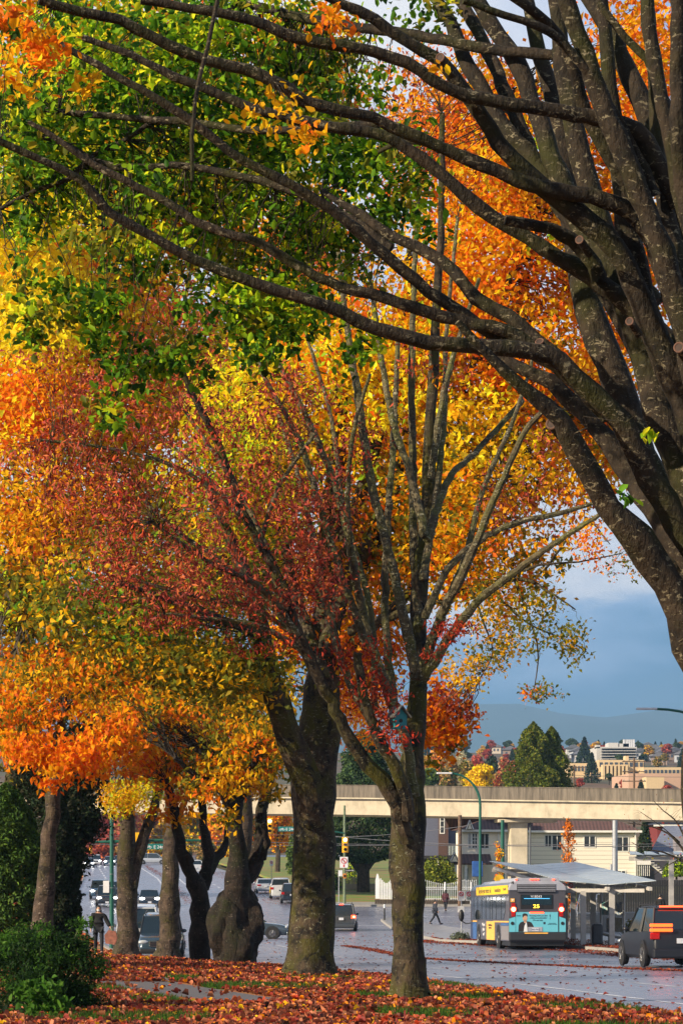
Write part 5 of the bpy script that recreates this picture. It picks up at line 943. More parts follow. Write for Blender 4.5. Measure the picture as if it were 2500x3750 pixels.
def person(label, loc, rz, H=1.68, stride=.28, coat=None, trou=None, hairlen=.35, arms=None, mask=False, group=None):
    t = thing('person', label, 'person', loc, rz, group); k = H/1.7; s = stride
    V = [(0, 0, .95), (0, 0, 1.12), (0, .01, 1.32), (0, 0, 1.44), (0, -.01, 1.5), (0, -.03, 1.58), (0, -.03, 1.66),
         (.095, 0, .9), (.11, -s*.45, .5), (.11, -s*.75, .08), (.115, -s*.75-.14, .03), (-.095, 0, .9), (-.11, s*.25, .5), (-.11, s*.8, .12), (-.115, s*.8-.12, .04),
         (.18, 0, 1.4), (.24, .03, 1.14), (.25, -.06, .9), (-.18, 0, 1.4), (-.25, .02, 1.14), (-.28, -.1, .92)]
    if arms: V[16], V[17], V[19], V[20] = arms
    E = [(0, 1), (1, 2), (2, 3), (3, 4), (4, 5), (5, 6), (0, 7), (7, 8), (8, 9), (9, 10), (0, 11), (11, 12), (12, 13), (13, 14), (3, 15), (15, 16), (16, 17), (3, 18), (18, 19), (19, 20)]
    R = [(.15, .11), (.13, .1), (.155, .11), (.12, .09), .05, .075, .08, .085, .06, .042, .035, .085, .06, .042, .035, .055, .042, .03, .055, .042, .03]
    for side, h in ((1, 17), (-1, 20)):           # palm and five fingers
        hp = Vector(V[h]); d = (hp-Vector(V[h-1])).normalized(); x = d.cross(Vector((1, 0, 0))).normalized()
        pi_ = len(V); V.append(tuple(hp+d*.07)); E.append((h, pi_)); R.append((.035, .02))
        for f, (o_, ln) in enumerate(((-.03, .06), (-.01, .075), (.01, .08), (.03, .065), (.045, .04))):
            b = hp+d*(.1 if f < 4 else .05)+x*o_; V.append(tuple(b)); E.append((pi_, len(V)-1)); R.append(.009)
            V.append(tuple(b+d*ln*.8+Vector((-side*.02, 0, 0)))); E.append((len(V)-2, len(V)-1)); R.append(.007)
    V = [(a*k, b*k, c_*k) for a, b, c_ in V]; R = [tuple(q*k for q in r) if hasattr(r, '__len__') else r*k for r in R]
    body = skin_mesh('body', V, E, R, SKIN, t)
    # clothes as slightly larger shells over the limbs
    ce = [(0, 1), (1, 2), (2, 3), (3, 15), (15, 16), (16, 17), (3, 18), (18, 19), (19, 20)]; ids = sorted({i for e_ in ce for i in e_}); mp_ = {v: i for i, v in enumerate(ids)}
    def big(r, a): return (r[0]+a, r[1]+a) if hasattr(r, '__len__') else r+a
    VV = [V[i] for i in ids]; EE = [(mp_[a], mp_[b]) for a, b in ce]; RR = [big(R[i], .045) for i in ids]; VV.append((0, .01, .78*k)); EE.append((mp_[0], len(VV)-1)); RR.append((.23*k, .16*k))
    skin_mesh('coat', VV, EE, RR, coat or COAT, t, root=mp_[0])
    ce = [(0, 7), (7, 8), (8, 9), (0, 11), (11, 12), (12, 13)]; ids = sorted({i for e_ in ce for i in e_}); mp_ = {v: i for i, v in enumerate(ids)}
    skin_mesh('trousers', [V[i] for i in ids], [(mp_[a], mp_[b]) for a, b in ce], [big(R[i], .018) for i in ids], trou or TROU, t, root=mp_[0])
    for (x, y, z) in (V[10], V[14]): MB().ball((x, y+.06, z+.02), (.05, .15, .055), 10, 6).build('shoe', BLK, t, smooth=True)
    mb = MB(); mb.ball((0, -.015*k, 1.64*k), (.088, .1, .105), 14, 10)
    if hairlen: 
        mb.ball((0, .05*k, 1.58*k-hairlen*.35), (.12, .07, hairlen*.62+.05), 12, 8)
        for s_ in (-1, 1): mb.ball((s_*.085, -.01, 1.52*k-hairlen*.35), (.04, .06, hairlen*.55), 8, 6)
    mb.build('hair', HAIR, t, smooth=True)
    hd = MB(); hd.ball((0, -.05*k, 1.595*k), (.072, .085, .105), 16, 12); hd.ball((0, -.137*k, 1.585*k), (.012, .016, .022), 8, 6); hd.ball((0, -.125*k, 1.55*k), (.025, .012, .008), 8, 5)
    fc = hd.build('face', SKIN, t, smooth=True)
    for s_ in (-1, 1): MB().ball((s_*.028, -.122*k, 1.607*k), (.012, .01, .007), 8, 5).build('eye', BLK, fc); MB().ball((s_*.075, -.03*k, 1.59*k), (.012, .02, .03), 8, 5).build('ear', SKIN, fc)
    if mask: MB().ball((0, -.085*k, 1.558*k), (.066, .07, .05), 14, 8).build('face_mask', mat('mask_white', (.5, .55, .58), .8), t, smooth=True)
    return t
wx, wy = at(362, 87), 87; zw = vz(wx, wy)+.1
wm = person('woman in black coat and pale face mask walking towards the camera with a bag', (wx, wy, zw), .1, 1.72, .3, hairlen=.42, mask=True, arms=[(.3, -.02, 1.16), (.4, -.1, .97), (-.25, .02, 1.14), (-.27, -.08, .9)])
mb = MB(); c = Vector((wx+.46, wy-.05, zw+.62)); mb.prism([(c.x-.2, c.z-.24), (c.x+.14, c.z-.28), (c.x+.22, c.z-.05), (c.x+.16, c.z+.2), (c.x-.1, c.z+.24), (c.x-.24, c.z+.06)], c.y-.09, c.y+.09, 'y'); mb.tube([(c.x-.1, c.y, c.z+.2), (c.x-.06, c.y-.03, c.z+.36), (c.x+.05, c.y-.02, c.z+.38), (c.x+.1, c.y, c.z+.18)], .012, 5)
tag(mb.build('shopping_bag', mat('brown_paper', (.24, .09, .06), .8, var=.4, scale=9, bump=.6), None, smooth=True), 'crumpled reddish brown bag held beside the walking woman', 'bag')
DK = mat('navy_jacket', (.02, .025, .04), .8); MR = mat('maroon_jacket', (.06, .012, .02), .8)
person('pedestrian in dark clothes striding across the side street, nearer of two', (at(1592, 172), 172, gz(172)), PI/2+.3, 1.75, .55, DK, TROU, 0, group='pedestrians crossing the side street')
person('pedestrian in maroon jacket by the white fence, farther of two', (at(1630, 196), 196, gz(196)+.03), PI-.4, 1.68, .3, MR, TROU, .15, group='pedestrians crossing the side street')
px_ = at(2415, 140); person('person in a black padded jacket standing before the dark fence', (px_, 140, pz(px_, 140)), 2.6, 1.7, .05, COAT, TROU, 0)

# ================= poles, signals, signs
GRN = mat('green_pole_paint', (.006, .085, .06), .4); SIGY = mat('signal_yellow', (.85, .42, .01), .45); SGN = mat('street_sign_green', (.0, .14, .13), .5); WH = mat('sign_white', (.62, .63, .65), .5); WHL = _mc['white_letters']; RDS = mat('sign_red', (.5, .02, .03), .5)
WOODP = mat('weathered_pole_wood', (.12, .075, .05), .9, var=.45, scale=5, bump=.4); GPOLE = mat('galvanised_pole', (.35, .37, .4), .45, .4)
LBLK = mat('lens_dark', (.02, .012, .008), .3); LGRN = mat('lens_green_off', (.01, .035, .03), .2); LAMPON = mat('lamp_on', (1, .7, .4), emit=(1, .7, .38), es=14)
def signal(label, u, v, Y, h=1.35, back=False, lit=True, group='yellow traffic signals'):
    w = h*.4; c = P(u, v, Y); t = thing('traffic_signal', label, 'traffic light', c, 0, group)
    MB().box(-w/2, w/2, 0, .04, -h/2, h/2).build('backboard', SIGY, t, bevel=.02); MB().box(-w*.33, w*.33, (-.16 if not back else .04), (0 if not back else .2), -h*.46, h*.46).build('housing', SIGY, t, bevel=.03)
    if not back:
        for i, z in enumerate((h*.3, 0, -h*.3)):
            MB().disc((0, -.165, z), h*.1, 18, 'y', .01).build('lens', (LAMPON if lit else REDL) if i == 0 else (LBLK if i == 1 else LGRN), t)
            mb = MB(); pts = [(math.cos(a)*h*.115, math.sin(a)*h*.115) for a in [PI*k/10 for k in range(-1, 12)]]
            mb.add([(x, -.16, z+y) for x, y in pts]+[(x, -.34, z+y-.01) for x, y in pts], [(k, k+1, 13+k+1, 13+k) for k in range(12)]); mb.build('visor', SIGY, t)
    return t
signal('yellow traffic signal showing a lit lamp, hanging left of the mossy trunk', 988, 3025, 203)
signal('yellow traffic signal with a lit lamp on the pole right of the mossy trunk', 1264, 3093, 203)
signal('yellow traffic signal seen from behind between the two pale stems', 499, 3087, 104.6, .9, True)
signal('tiny yellow far signal above the glaring headlights', 333, 3112, 345, 1.1, False, False)
sp_ = thing('signal_pole', 'weathered green signal pole with a no left turn sign, right of the mossy trunk', 'pole', (at(1261, 204), 204, gz(204)+.1)); 
MB().tube([(0, 0, -.1), (0, 0, 8.5)], [.13, .1], 10).build('pole', mat('weathered_green', (.12, .16, .09), .6, var=.4), sp_); MB().tube([(0, -.05, 6.15), (-2.5, -.3, 6.55), (-6.4, -.9, 6.6)], [.07, .06, .04], 8).build('mast_arm', GRN, sp_)
MB().box(-.25, .6-.02, -.2, -.17, 3.2, 4.15).build('sign_plate', WH, sp_, bevel=.01) if False else None
def nosign(parent, x, z, r, y=-.2, arrow=True):
    MB().ring((x, y, z), r, r*.12, 'y', 24, 6).build('red_ring', RDS, parent); mb = MB(); d = r*.68; mb.add([(x-d-.02, y-.012, z+d), (x-d+.03, y-.012, z+d+.03), (x+d+.02, y-.012, z-d), (x+d-.03, y-.012, z-d-.03)], [(0, 1, 2, 3)]); mb.build('red_slash', RDS, parent)
    if arrow: MB().box(x-.015, x+.05, y-.006, y-.003, z-r*.6, z+r*.2).prism([(x-r*.6, z+r*.2), (x-r*.1, z+r*.6), (x-r*.1, z-.0)], y-.006, y-.003, 'y').build('arrow', BLK, parent)
nl = thing('no_left_turn_sign', 'white no left turn sign below the signal on the green pole', 'road sign', P(1259, 3158, 203.6)); MB().box(-.34, .34, -.01, .01, -.46, .46).build('plate', WH, nl, bevel=.008); nosign(nl, 0, .13, .23, -.02); MB().box(-.06, .06, -.016, -.011, -.4, -.18).build('signal_pictogram', RDS, nl)
sb = thing('street_name_sign', 'small black E 24TH AVE sign on the signal pole', 'street sign', P(1280, 3188, 203.7)); MB().box(-.36, .36, -.01, .01, -.11, .11).build('plate', BLK, sb); text('E 24TH AVE', .13, WHL, sb, facing(0, -.014, 0))
cb = thing('control_box', 'white metal box on a thin post beside the signal pole', 'box', P(1246, 3198, 202)); MB().box(-.17, .17, -.1, .1, -.25, .25).build('box', WH, cb, bevel=.02); MB().tube([(-.12, 0, -.25), (-.14, 0, gz(202)-P(1246, 3198, 202).z+.05)], .035, 8).build('post', GPOLE, cb)
pb = thing('pedestrian_signal', 'orange pedestrian signal box halfway down the signal pole', 'traffic light', P(1262, 3208, 203.5)); MB().box(-.14, .14, -.15, .1, -.2, .2).build('housing', mat('orange_housing', (.6, .2, .02), .5), pb, bevel=.02); MB().box(-.09, .09, -.16, -.15, -.12, .12).build('lens', LBLK, pb)
def bike(parent, x, y, z, s):
    mb = MB(); mb.ring((x-s*.5, y, z-s*.2), s*.3, s*.045, 'y', 14, 4).ring((x+s*.5, y, z-s*.2), s*.3, s*.045, 'y', 14, 4)
    for a, b in (((-.5, -.2), (-.2, .2)), ((-.2, .2), (.3, .2)), ((.3, .2), (.5, -.2)), ((-.2, .2), (0, -.2)), ((0, -.2), (.3, .2)), ((.3, .2), (.25, .4))): mb.tube([(x+a[0]*s, y, z+a[1]*s), (x+b[0]*s, y, z+b[1]*s)], s*.04, 4)
    mb.build('bicycle_symbol', WHL, parent)
def namesign(label, u0, u1, v0, v1, Y, s):
    a = P(u0, v0, Y); b = P(u1, v1, Y); w = b.x-a.x; h = a.z-b.z; t = thing('street_name_sign', label, 'street sign', ((a.x+b.x)/2, Y, (a.z+b.z)/2)); MB().box(-w/2, w/2, -.01, .01, -h/2, h/2).build('plate', SGN, t, bevel=.01)
    bike(t, -w/2+h*.8, -.016, 0, h*.62); text(s, h*.78, WHL, t, facing(h*.75, -.016, -.02), align='CENTER'); return t
namesign('large green E 24th Ave sign with bicycle symbol between the pale trunks', 528, 640, 3090, 3111, 104.7, 'E 24th Ave')
namesign('green E 24th Ave sign with bicycle symbol left of the mossy trunk', 1019, 1110, 3027, 3045, 202.8, 'E 24th Ave')
mp2 = thing('mast_pole', 'tall dark green pole with a long horizontal arm behind the walking woman', 'pole', (at(410, 105), 105, vz(at(410, 105), 105)))
zz = P(410, 3082, 105).z-mp2.location.z; MB().tube([(0, 0, -.2), (0, 0, 5.9)], [.1, .085], 12).build('pole', GRN, mp2, smooth=True); MB().tube([(-.9, .1, zz-.03), (0, .05, zz), (2.2, 0, zz+.06), (4.0, 0, zz+.05)], [.05, .075, .06, .05], 8).build('mast_arm', GRN, mp2)
for z in (2.75, 3.35): MB().ring((0, 0, z-.1), .105, .01, 'z').build('strap', GPOLE, mp2)
MB().box(-.36, -.1, -.13, -.11, 2.5-.06, 3.0-.04).build('plate', WH, thing('metal_sign', 'plain grey sign plate strapped to the dark green pole', 'road sign', mp2.location), bevel=.008)
def pole(name, label, u, Y, vtop, r, m, cat='pole', group=None, gfun=None, r2=None):
    x = at(u, Y); g = gfun(x, Y) if gfun else gz(Y); zt = P(u, vtop, Y).z; t = thing(name, label, cat, (x, Y, g), 0, group); MB().tube([(0, 0, -.2), (0, 0, zt-g)], [r, r2 or r*.8], 10).build('pole', m, t, smooth=True); return t, zt-g
def lamp(label, u, Y, vtop, utip, vtip, r=.09):
    t, h = pole('street_lamp', label, u, Y, vtop, r, GRN, 'street lamp', gfun=pz); k = Y/F; dx = (utip-u)*k; tip = P(utip, vtip, Y).z-t.location.z
    pts = [(0, 0, h-.02)]+[(dx*(1-math.cos(a)), 0, h+(tip-h)*math.sin(a)) for a in [PI/2*j/8 for j in range(1, 9)]]; MB().tube(pts, [r*.8]*4+[r*.6]*5, 8).build('curved_arm', GRN, t, smooth=True)
    s = -1 if dx < 0 else 1; MB().box(min(dx-s*.1, dx+s*.75), max(dx-s*.1, dx+s*.75), -.13, .13, tip-.04, tip+.05).build('lamp_head', WH, t, bevel=.03); return t
lamp('green curved street lamp rising behind the bus against the guideway', 1757, 131, 2945, 1648, 2832)
lamp('green street lamp reaching in from the right edge against the sky', 2640, 100, 2720, 2395, 2596)
t, h = pole('green_pole', 'dark green pole in front of the white house, behind the shelter', 1839, 150, 3003, .14, GRN, gfun=pz)
t, h = pole('silver_pole', 'thick pale grey pole rising through the shelter roof to the guideway', 2250, 152, 3004, .2, GPOLE, gfun=lambda x, y: -.3)
t, h = pole('metal_stub', 'short grey metal post beside the thick pale grey pole', 2236, 151, 3165, .09, GPOLE, gfun=lambda x, y: -.3)
t, h = pole('utility_pole', 'weathered wooden pole between the dark house and the cream house', 1683, 204, 2985, .2, WOODP, 'utility pole')
for (u, Y, v0, lb) in [(2320, 330, 2775, 'dark utility pole with three crossarms above the guideway on the right'), (2101, 360, 2800, 'pale wooden pole beside the large green cedar'), (1780, 400, 2822, 'small utility pole in front of the yellow tree'), (898, 300, 2980, 'leaning utility pole behind the dark cherry stems')]:
    t, h = pole('utility_pole', lb, u, Y, v0, .17, WOODP, 'utility pole', 'utility poles')
    for dz in ((.5, 1.9, 3.2) if u == 2320 else (.4,)): MB().box(-1.6, 1.6, -.08, .08, h-dz-.07, h-dz+.07).build('crossarm', WOODP, t); [MB().ball((x, 0, h-dz+.15), .08, 6, 4).build('insulator', GPOLE, t) for x in (-1.4, -.7, .7, 1.4)]
def parksign(label, u, v, Y, two=True, post=True, gf=pz):
    c = P(u, v, Y); t = thing('no_parking_sign', label, 'road sign', c, 0, 'no parking signs')
    for i, x in enumerate((-.19, .19) if two else (0,)):
        pl = MB().box(x-.16, x+.16, -.01, .01, -.25, .25).build('plate', WH, t, bevel=.01); MB().ring((x, -.014, .1 if two else .06), .1, .022, 'y', 18, 5).build('red_ring', RDS, pl); mb = MB(); z = .1 if two else .06; mb.add([(x-.07, -.02, z+.05), (x-.05, -.02, z+.08), (x+.07, -.02, z-.05), (x+.05, -.02, z-.08)], [(0, 1, 2, 3)]); mb.build('red_slash', RDS, pl)
        if two and i: MB().ring((x, -.014, -.12), .08, .015, 'y', 16, 5).box(x-.05, x+.05, -.02, -.01, -.14, -.1).build('green_bus_symbol', GRN, pl)
    if post: MB().tube([(-.19 if two else 0, .03, -.3-(c.z-gf(c.x, Y))+.25), (-.19 if two else 0, .03, .22)], .03, 8).build('post', GPOLE, t)
    return t
parksign('pair of no parking signs on a thin post left of the bus', 1702, 3281, 123); parksign('no stopping sign just right of the bus rear under the glass roof', 2073, 3251, 111)
MB().box(-.19, .14, -.012, .0, -.16, .16).build('plate', WH, thing('metal_sign', 'small blank grey plate low on the post left of the bus', 'road sign', P(1688, 3330, 122.9)))
parksign('small parking sign on a post beside the far maple', 994, 3161, 230, False, True, lambda x, y: gz(y)+.4)
bx_ = thing('blue_banner', 'faded blue box hanging beside the green lamp post', 'banner', P(1746, 3182, 131.4)); MB().box(-.27, .3, -.1, .12, -.42, .42).build('panel', mat('blue_cloth', (.015, .08, .3), .7, var=.3), bx_, bevel=.03)
t, h = pole('bollard', 'slim dark marker post with white tip on the traffic island', 1407, 176, 3308, .07, BLK, 'bollard')
MB().tube([(0, 0, h*.75), (0, 0, h*.95)], .075, 10).build('white_band', WH, t)
WIRE = mat('wire', (.12, .12, .13), .6)
for (a, b, sg, lb) in [((-700, 3079, 160), (3300, 3079, 150), .3, 'lower trolley wire stretched across the whole junction'), ((-300, 3040, 160), (3200, 3092, 158), .5, 'trolley wire sloping down to the right above the junction'), ((1200, 3060, 190), (2300, 3098, 150), .3, 'thin wire crossing in front of the cream house'), ((1100, 3064, 200), (1720, 3022, 170), .3, 'short span wire rising right from the signal pole'), ((-400, 3035, 250), (1300, 3050, 250), .5, 'farther wire over the distant traffic'), ((2000, 2835, 330), (3400, 2810, 330), .8, 'overhead cable on the right above the guideway')]:
    A_, B_ = P(*a), P(*b); mb = MB(); mb.tube([A_.lerp(B_, k/24)-Vector((0, 0, sg*4*(k/24)*(1-k/24))) for k in range(25)], .018 if a[2] < 300 else .03, 4); tag(mb.build('overhead_wire', WIRE), lb, 'wire', 'overhead wires')
# ================= far setting: houses, fences, trees
TAN = [(.42, .24, .07), (.5, .28, .06), (.32, .2, .07), (.24, .17, .06)]; PINK = [(.5, .1, .07), (.42, .07, .05), (.55, .16, .1), (.35, .06, .05)]
DKG = [(.03, .055, .03), (.045, .07, .03), (.02, .04, .022)]; CEDG = [(.09, .13, .012), (.14, .17, .015), (.06, .09, .01), (.2, .19, .02)]; MIDG = [(.07, .12, .02), (.11, .16, .025), (.05, .09, .02)]
DEOD = [(.035, .07, .025), (.055, .1, .035), (.02, .045, .018), (.08, .13, .04)]; BRY = [(.9, .62, .01), (.85, .5, .01)]
def broad(name, label, u, vb, vt, wpx, Y, pal, n=1800, leaf=None, group=None, ground=True, lobes=9, bare=0):
    k = Y/F; x = at(u, Y); zb = P(u, vb, Y).z; zt = P(u, vt, Y).z; zg = gz(Y) if ground else zb; t = thing(name, label, 'tree', (x, Y, zg), group=group)
    H = zt-zg; h0 = max(zb-zg, H*.18); w = wpx*k/2; Cs = []; per = n//lobes
    for i in range(lobes):
        a = RG.uniform(0, 6.28); f = i/(lobes-1); rr = w*(.5 if f < .8 else .2); c = np.array([math.cos(a)*rr*RG.uniform(.3, 1), math.sin(a)*rr*RG.uniform(.3, 1), h0+(H-h0)*(.15+.7*f)])
        q = RG.normal(size=(per, 3)); q /= np.linalg.norm(q, axis=1)[:, None]; q *= RG.uniform(.35, 1, (per, 1))**.6; Cs.append(c+q*np.array([w*.55, w*.55, (H-h0)*.2]))
    C = np.concatenate(Cs); tt = tints(pal, len(C), .3); leaf_mesh('crown', C, leaf or Y*.0016, tt, LEAFD, t, aspect=.8, up=.3)
    mb = MB(); mb.tube([(0, 0, -.3), (w*.05, 0, h0), (0, 0, H*.75)], [w*.1+.1, w*.08+.08, .05], 7)
    for i in range(4): a = i*1.6; mb.tube([(0, 0, h0*.9), (math.cos(a)*w*.5, math.sin(a)*w*.5, h0+(H-h0)*.5)], [w*.05+.05, .03], 5)
    mb.build('trunk', BK4, t); return t
def ragged(name, label, u, vb, vt, wpx, Y, pal, n, leaf):
    k = Y/F; x = at(u, Y); zg = pz(x, Y) if x > 5 else gz(Y); t = thing(name, label, 'tree', (x, Y, zg)); zt = P(u, vt, Y).z-zg; w = wpx*k/2; Cs = []; mb = MB(); mb.tube([(0, 0, -.1), (.02, 0, zt*.5), (0, 0, zt*.97)], [.07, .05, .01], 6)
    for i in range(26):
        f = .12+.85*i/26; a = i*2.4; r = w*rnd.uniform(.4, 1)*(1-f**2.2)**.6; tip = np.array([math.cos(a)*r, math.sin(a)*r, zt*f+.35*(1-f)+rnd.uniform(-.1, .2)]); b0 = np.array([0, 0, zt*f-.25])
        mb.tube([b0, tip], [.02, .008], 4, cap=False); ff = RG.uniform(.15, 1.05, (n//26, 1)); Cs.append(b0+(tip-b0)*ff+RG.normal(size=(n//26, 3))*w*.16)
    C = np.concatenate(Cs); leaf_mesh('crown', C, leaf, tints(pal, len(C), .35), LEAFD, t, droop=.2, aspect=.6); mb.build('trunk', BK4, t); return t
# autumn trees closing the far end of the road
for i, (u, vt, w, Y, pal, lb) in enumerate([(330, 2960, 150, 440, PINK, 'pink red tree at the far left above the headlights'), (400, 2975, 130, 460, RED+PINK, 'deep red tree beyond the green signal pole'), (465, 2960, 130, 450, PINK+TAN, 'salmon pink tree between the pole and the pale forked trunk'), (540, 2970, 140, 470, TAN+RUST, 'rusty tree seen between the two pale trunks'), (620, 2960, 140, 455, GOLD+TAN, 'golden tree behind the street name sign'), (700, 2950, 140, 465, GOLD+OLIVE, 'olive gold tree behind the crooked cherry stems'), (790, 2940, 150, 450, GOLD+ORA, 'orange gold tree behind the burled cherry'), (870, 2940, 150, 440, ORA+TAN, 'orange tree left of the far traffic signal'), (250, 2950, 160, 450, RUST+PINK, 'brown red tree partly behind the dark conifer')]):
    broad('autumn_tree', lb, u, 3165, vt, w, Y, pal, 3000, .75, 'autumn trees at the end of the road', ground=False)
for (u, vt, w, Y, pal, lb) in [(380, 3080, 100, 425, RUST, 'low rusty tree above the far left traffic'), (470, 3090, 110, 428, TAN, 'low tan tree right of the green pole'), (590, 3095, 110, 428, OLIVE+GOLD, 'low olive tree beyond the crossing minivan'), (670, 3090, 100, 426, GOLD+MIDG, 'low golden green tree behind the white pickup'), (760, 3080, 120, 424, MIDG+TAN, 'low green tree right of the white pickup'), (850, 3070, 130, 420, MIDG+GOLD, 'low green gold tree behind the burl')]:
    broad('roadside_tree', lb, u, 3172, vt, w, Y, pal, 1400, .6, 'low trees along the far cross street', ground=False)
broad('orange_maple_tree', 'orange maple with a stout trunk on the lawn beyond the three parked cars', 1015, 3115, 2890, 150, 300, ORA+GOLD, 6500, .38)
broad('orange_maple_tree', 'orange gold maple just left of the far traffic signal', 900, 3120, 2900, 140, 310, GOLD+ORA+OLIVE, 5000, .38)
broad('green_garden_tree', 'green shrubby tree behind the far traffic signal and parked pickup', 1075, 3200, 3060, 70, 285, MIDG, 1500, .35)
p = P(1330, 3274, 226); t = conifer('weeping_cedar_tree', 'large drooping blue green cedar with a thick forked trunk beside the lattice fence', p.x, 226, gz(226)+.4, 15.2, 10.5, DEOD, 26000, .34, 9, trunkr=.5, profile=lambda f: (.0 if f < .14 else min(1, (f-.14)*9))*(1-f)**.55, irregular=.12)
MB().tube([(0, 0, 1.6), (-1.2, 0, 3.2), (-1.6, 0, 5)], [.35, .28, .2], 8).build('branch', BK4, t); MB().tube([(0, 0, 1.8), (.9, 0, 3), (2, 0, 4.2)], [.3, .25, .15], 8).build('branch', BK4, t)
p = P(1977, 2885, 320)
conifer('cedar_tree', 'big bushy yellow green cedar standing above the guideway', at(1952, 320), 320, gz(320), 20.2, 8.4, CEDG, 24000, .4, 0, profile=lambda f: (min(1, (f+.1)*3))*(1-f**3.4)**.85*(.9+.1*math.sin(f*23)), irregular=.17, pmat=LEAFD)
conifer('cedar_tree', 'narrower second top of the yellow green cedar, right side', at(2018, 321), 321, gz(322), 19.6, 6.8, CEDG, 18000, .4, 0, profile=lambda f: (min(1, (f+.1)*3))*(1-f**3)**.8*(.9+.1*math.sin(f*27)), irregular=.17, pmat=LEAFD)
broad('yellow_tree', 'bright yellow tree left of the big cedar, above the guideway', 1762, 2900, 2802, 150, 400, BRY, 2600, .42)
for (u, vt, w, Y, pal, lb) in [(1560, 2770, 90, 500, TAN+GOLD, 'tan tree beside the slender trunk above the guideway'), (1605, 2748, 90, 520, TAN+ORA, 'tall orange tan tree above the guideway'), (1652, 2775, 80, 510, TAN, 'rounded tan tree above the guideway'), (1690, 2752, 70, 560, [(.55, .5, .3), (.45, .4, .25)], 'pale cream leaved tree above the others'), (1705, 2790, 90, 500, OLIVE+TAN, 'olive tree behind the curved lamp'), (1745, 2765, 80, 570, PINK, 'crimson tree behind the bright yellow tree'), (1800, 2770, 80, 560, DKG, 'dark green tree left of the big cedar'), (1850, 2775, 80, 580, TAN+PINK, 'brown pink tree touching the big cedar'), (1640, 2815, 90, 460, MIDG+TAN, 'lower olive tree above the guideway'), (1830, 2825, 70, 440, RUST+TAN, 'low rust tree between yellow tree and cedar'), (1570, 2815, 90, 450, MIDG, 'low green tree beside the slender trunk'), (1880, 2790, 60, 560, PINK+RUST, 'small red tree beside the cream block'), (1720, 2835, 70, 440, MIDG+BRY[:1], 'lime tree left of the yellow tree')]:
    broad('hillside_tree', lb, u, 2905, vt, w, Y, pal, 1500, .62, 'autumn trees above the guideway', ground=False)
ragged('columnar_autumn_tree', 'narrow orange autumn tree in front of the cream house wall', 2080, 3330, 2980, 76, 143, ORA[:2]+[(.5, .17, .04), (.42, .13, .03)], 1500, .15)
ragged('columnar_autumn_tree', 'slight orange sapling beside the dark green pole', 1826, 3260, 3080, 60, 149, GOLD+ORA, 700, .15)
def shrub(name, label, u, vb, vt, wpx, Y, pal, n, leaf, cat='shrub', gf=None):
    k = Y/F; x = at(u, Y); zb = P(u, vb, Y).z; h = (vb-vt)*k; w = wpx*k/2; t = thing(name, label, cat, (x, Y, zb))
    q = RG.normal(size=(n, 3)); q /= np.linalg.norm(q, axis=1)[:, None]; q *= RG.uniform(.5, 1, (n, 1)); q[:, 2] = np.abs(q[:, 2]); a = np.arctan2(q[:, 1], q[:, 0]); q *= (1+.15*np.sin(a*4+u)[:, None]+.1*np.sin(a*7)[:, None])
    leaf_mesh('foliage', q*np.array([w, w*.8, h]), leaf, tints(pal, n, .3), LEAFD, t, aspect=.6); MB().tube([(0, 0, -.2), (0, 0, h*.6)], [.08, .03], 6).build('stem', BK4, t); return t
shrub('shrub', 'rounded yellow green garden tree behind the white picket fence', 1600, 3245, 3145, 150, 213, [(.16, .2, .02), (.1, .15, .015), (.25, .26, .03)], 3600, .26)
shrub('shrub', 'green shrub at the right edge behind the second shelter', 2475, 3210, 3150, 110, 158, MIDG+LIME[:1], 1800, .18)
shrub('shrub', 'small bright green conifer bush beside the no left turn sign', 1288, 3240, 3150, 50, 232, LIME+MIDG, 900, .2)
shrub('shrub', 'green bush by the post behind the mossy trunk', 1228, 3262, 3190, 50, 230, MIDG+LIME[:1], 900, .2)
shrub('shrub', 'low grey green ground shrub on the traffic island left of the bus', 1685, 3440, 3412, 74, 123, [(.1, .13, .09), (.14, .16, .11)], 900, .1)
shrub('shrub', 'low tuft of grassy plants behind the bicycle racks', 2320, 3420, 3372, 80, 116, [(.12, .13, .04), (.18, .15, .06)], 700, .2)
bt = thing('bare_tree', 'nearly leafless tree with fine twigs at the right edge below the guideway', 'tree'); mb = MB(); an = []
for L in ([(1640, 2120, 6), (1590, 1990, 4), (1545, 1925, 2.5), (1500, 1900, 1.5), (1440, 1890, .8)], [(1590, 1990, 4), (1530, 1960, 2), (1480, 1950, 1.2), (1450, 1935, .7)], [(1600, 2010, 4), (1560, 1900, 2), (1520, 1860, 1), (1500, 1840, .6)], [(1560, 1935, 2), (1520, 1900, 1), (1470, 1865, .6)], [(1580, 1960, 2), (1530, 1990, 1), (1500, 2010, .6)]):
    p, r = limb(mb, L, 118, 117, 5, .02); an += p
mb.build('trunk', BK4, bt); cen = np.array([tuple(D(rnd.uniform(1440, 1600), rnd.uniform(1840, 2000), 117.5)) for _ in range(70)]); mb = MB(); twigs(mb, cen, an, 70, .012, .05, 3); tag(mb.build('twigs', BK4, bt), kind='stuff')
leaf_mesh('crown', cen+RG.normal(size=cen.shape)*.2, .14, tints(OLIVE+RUST, len(cen)), LEAFD, bt)

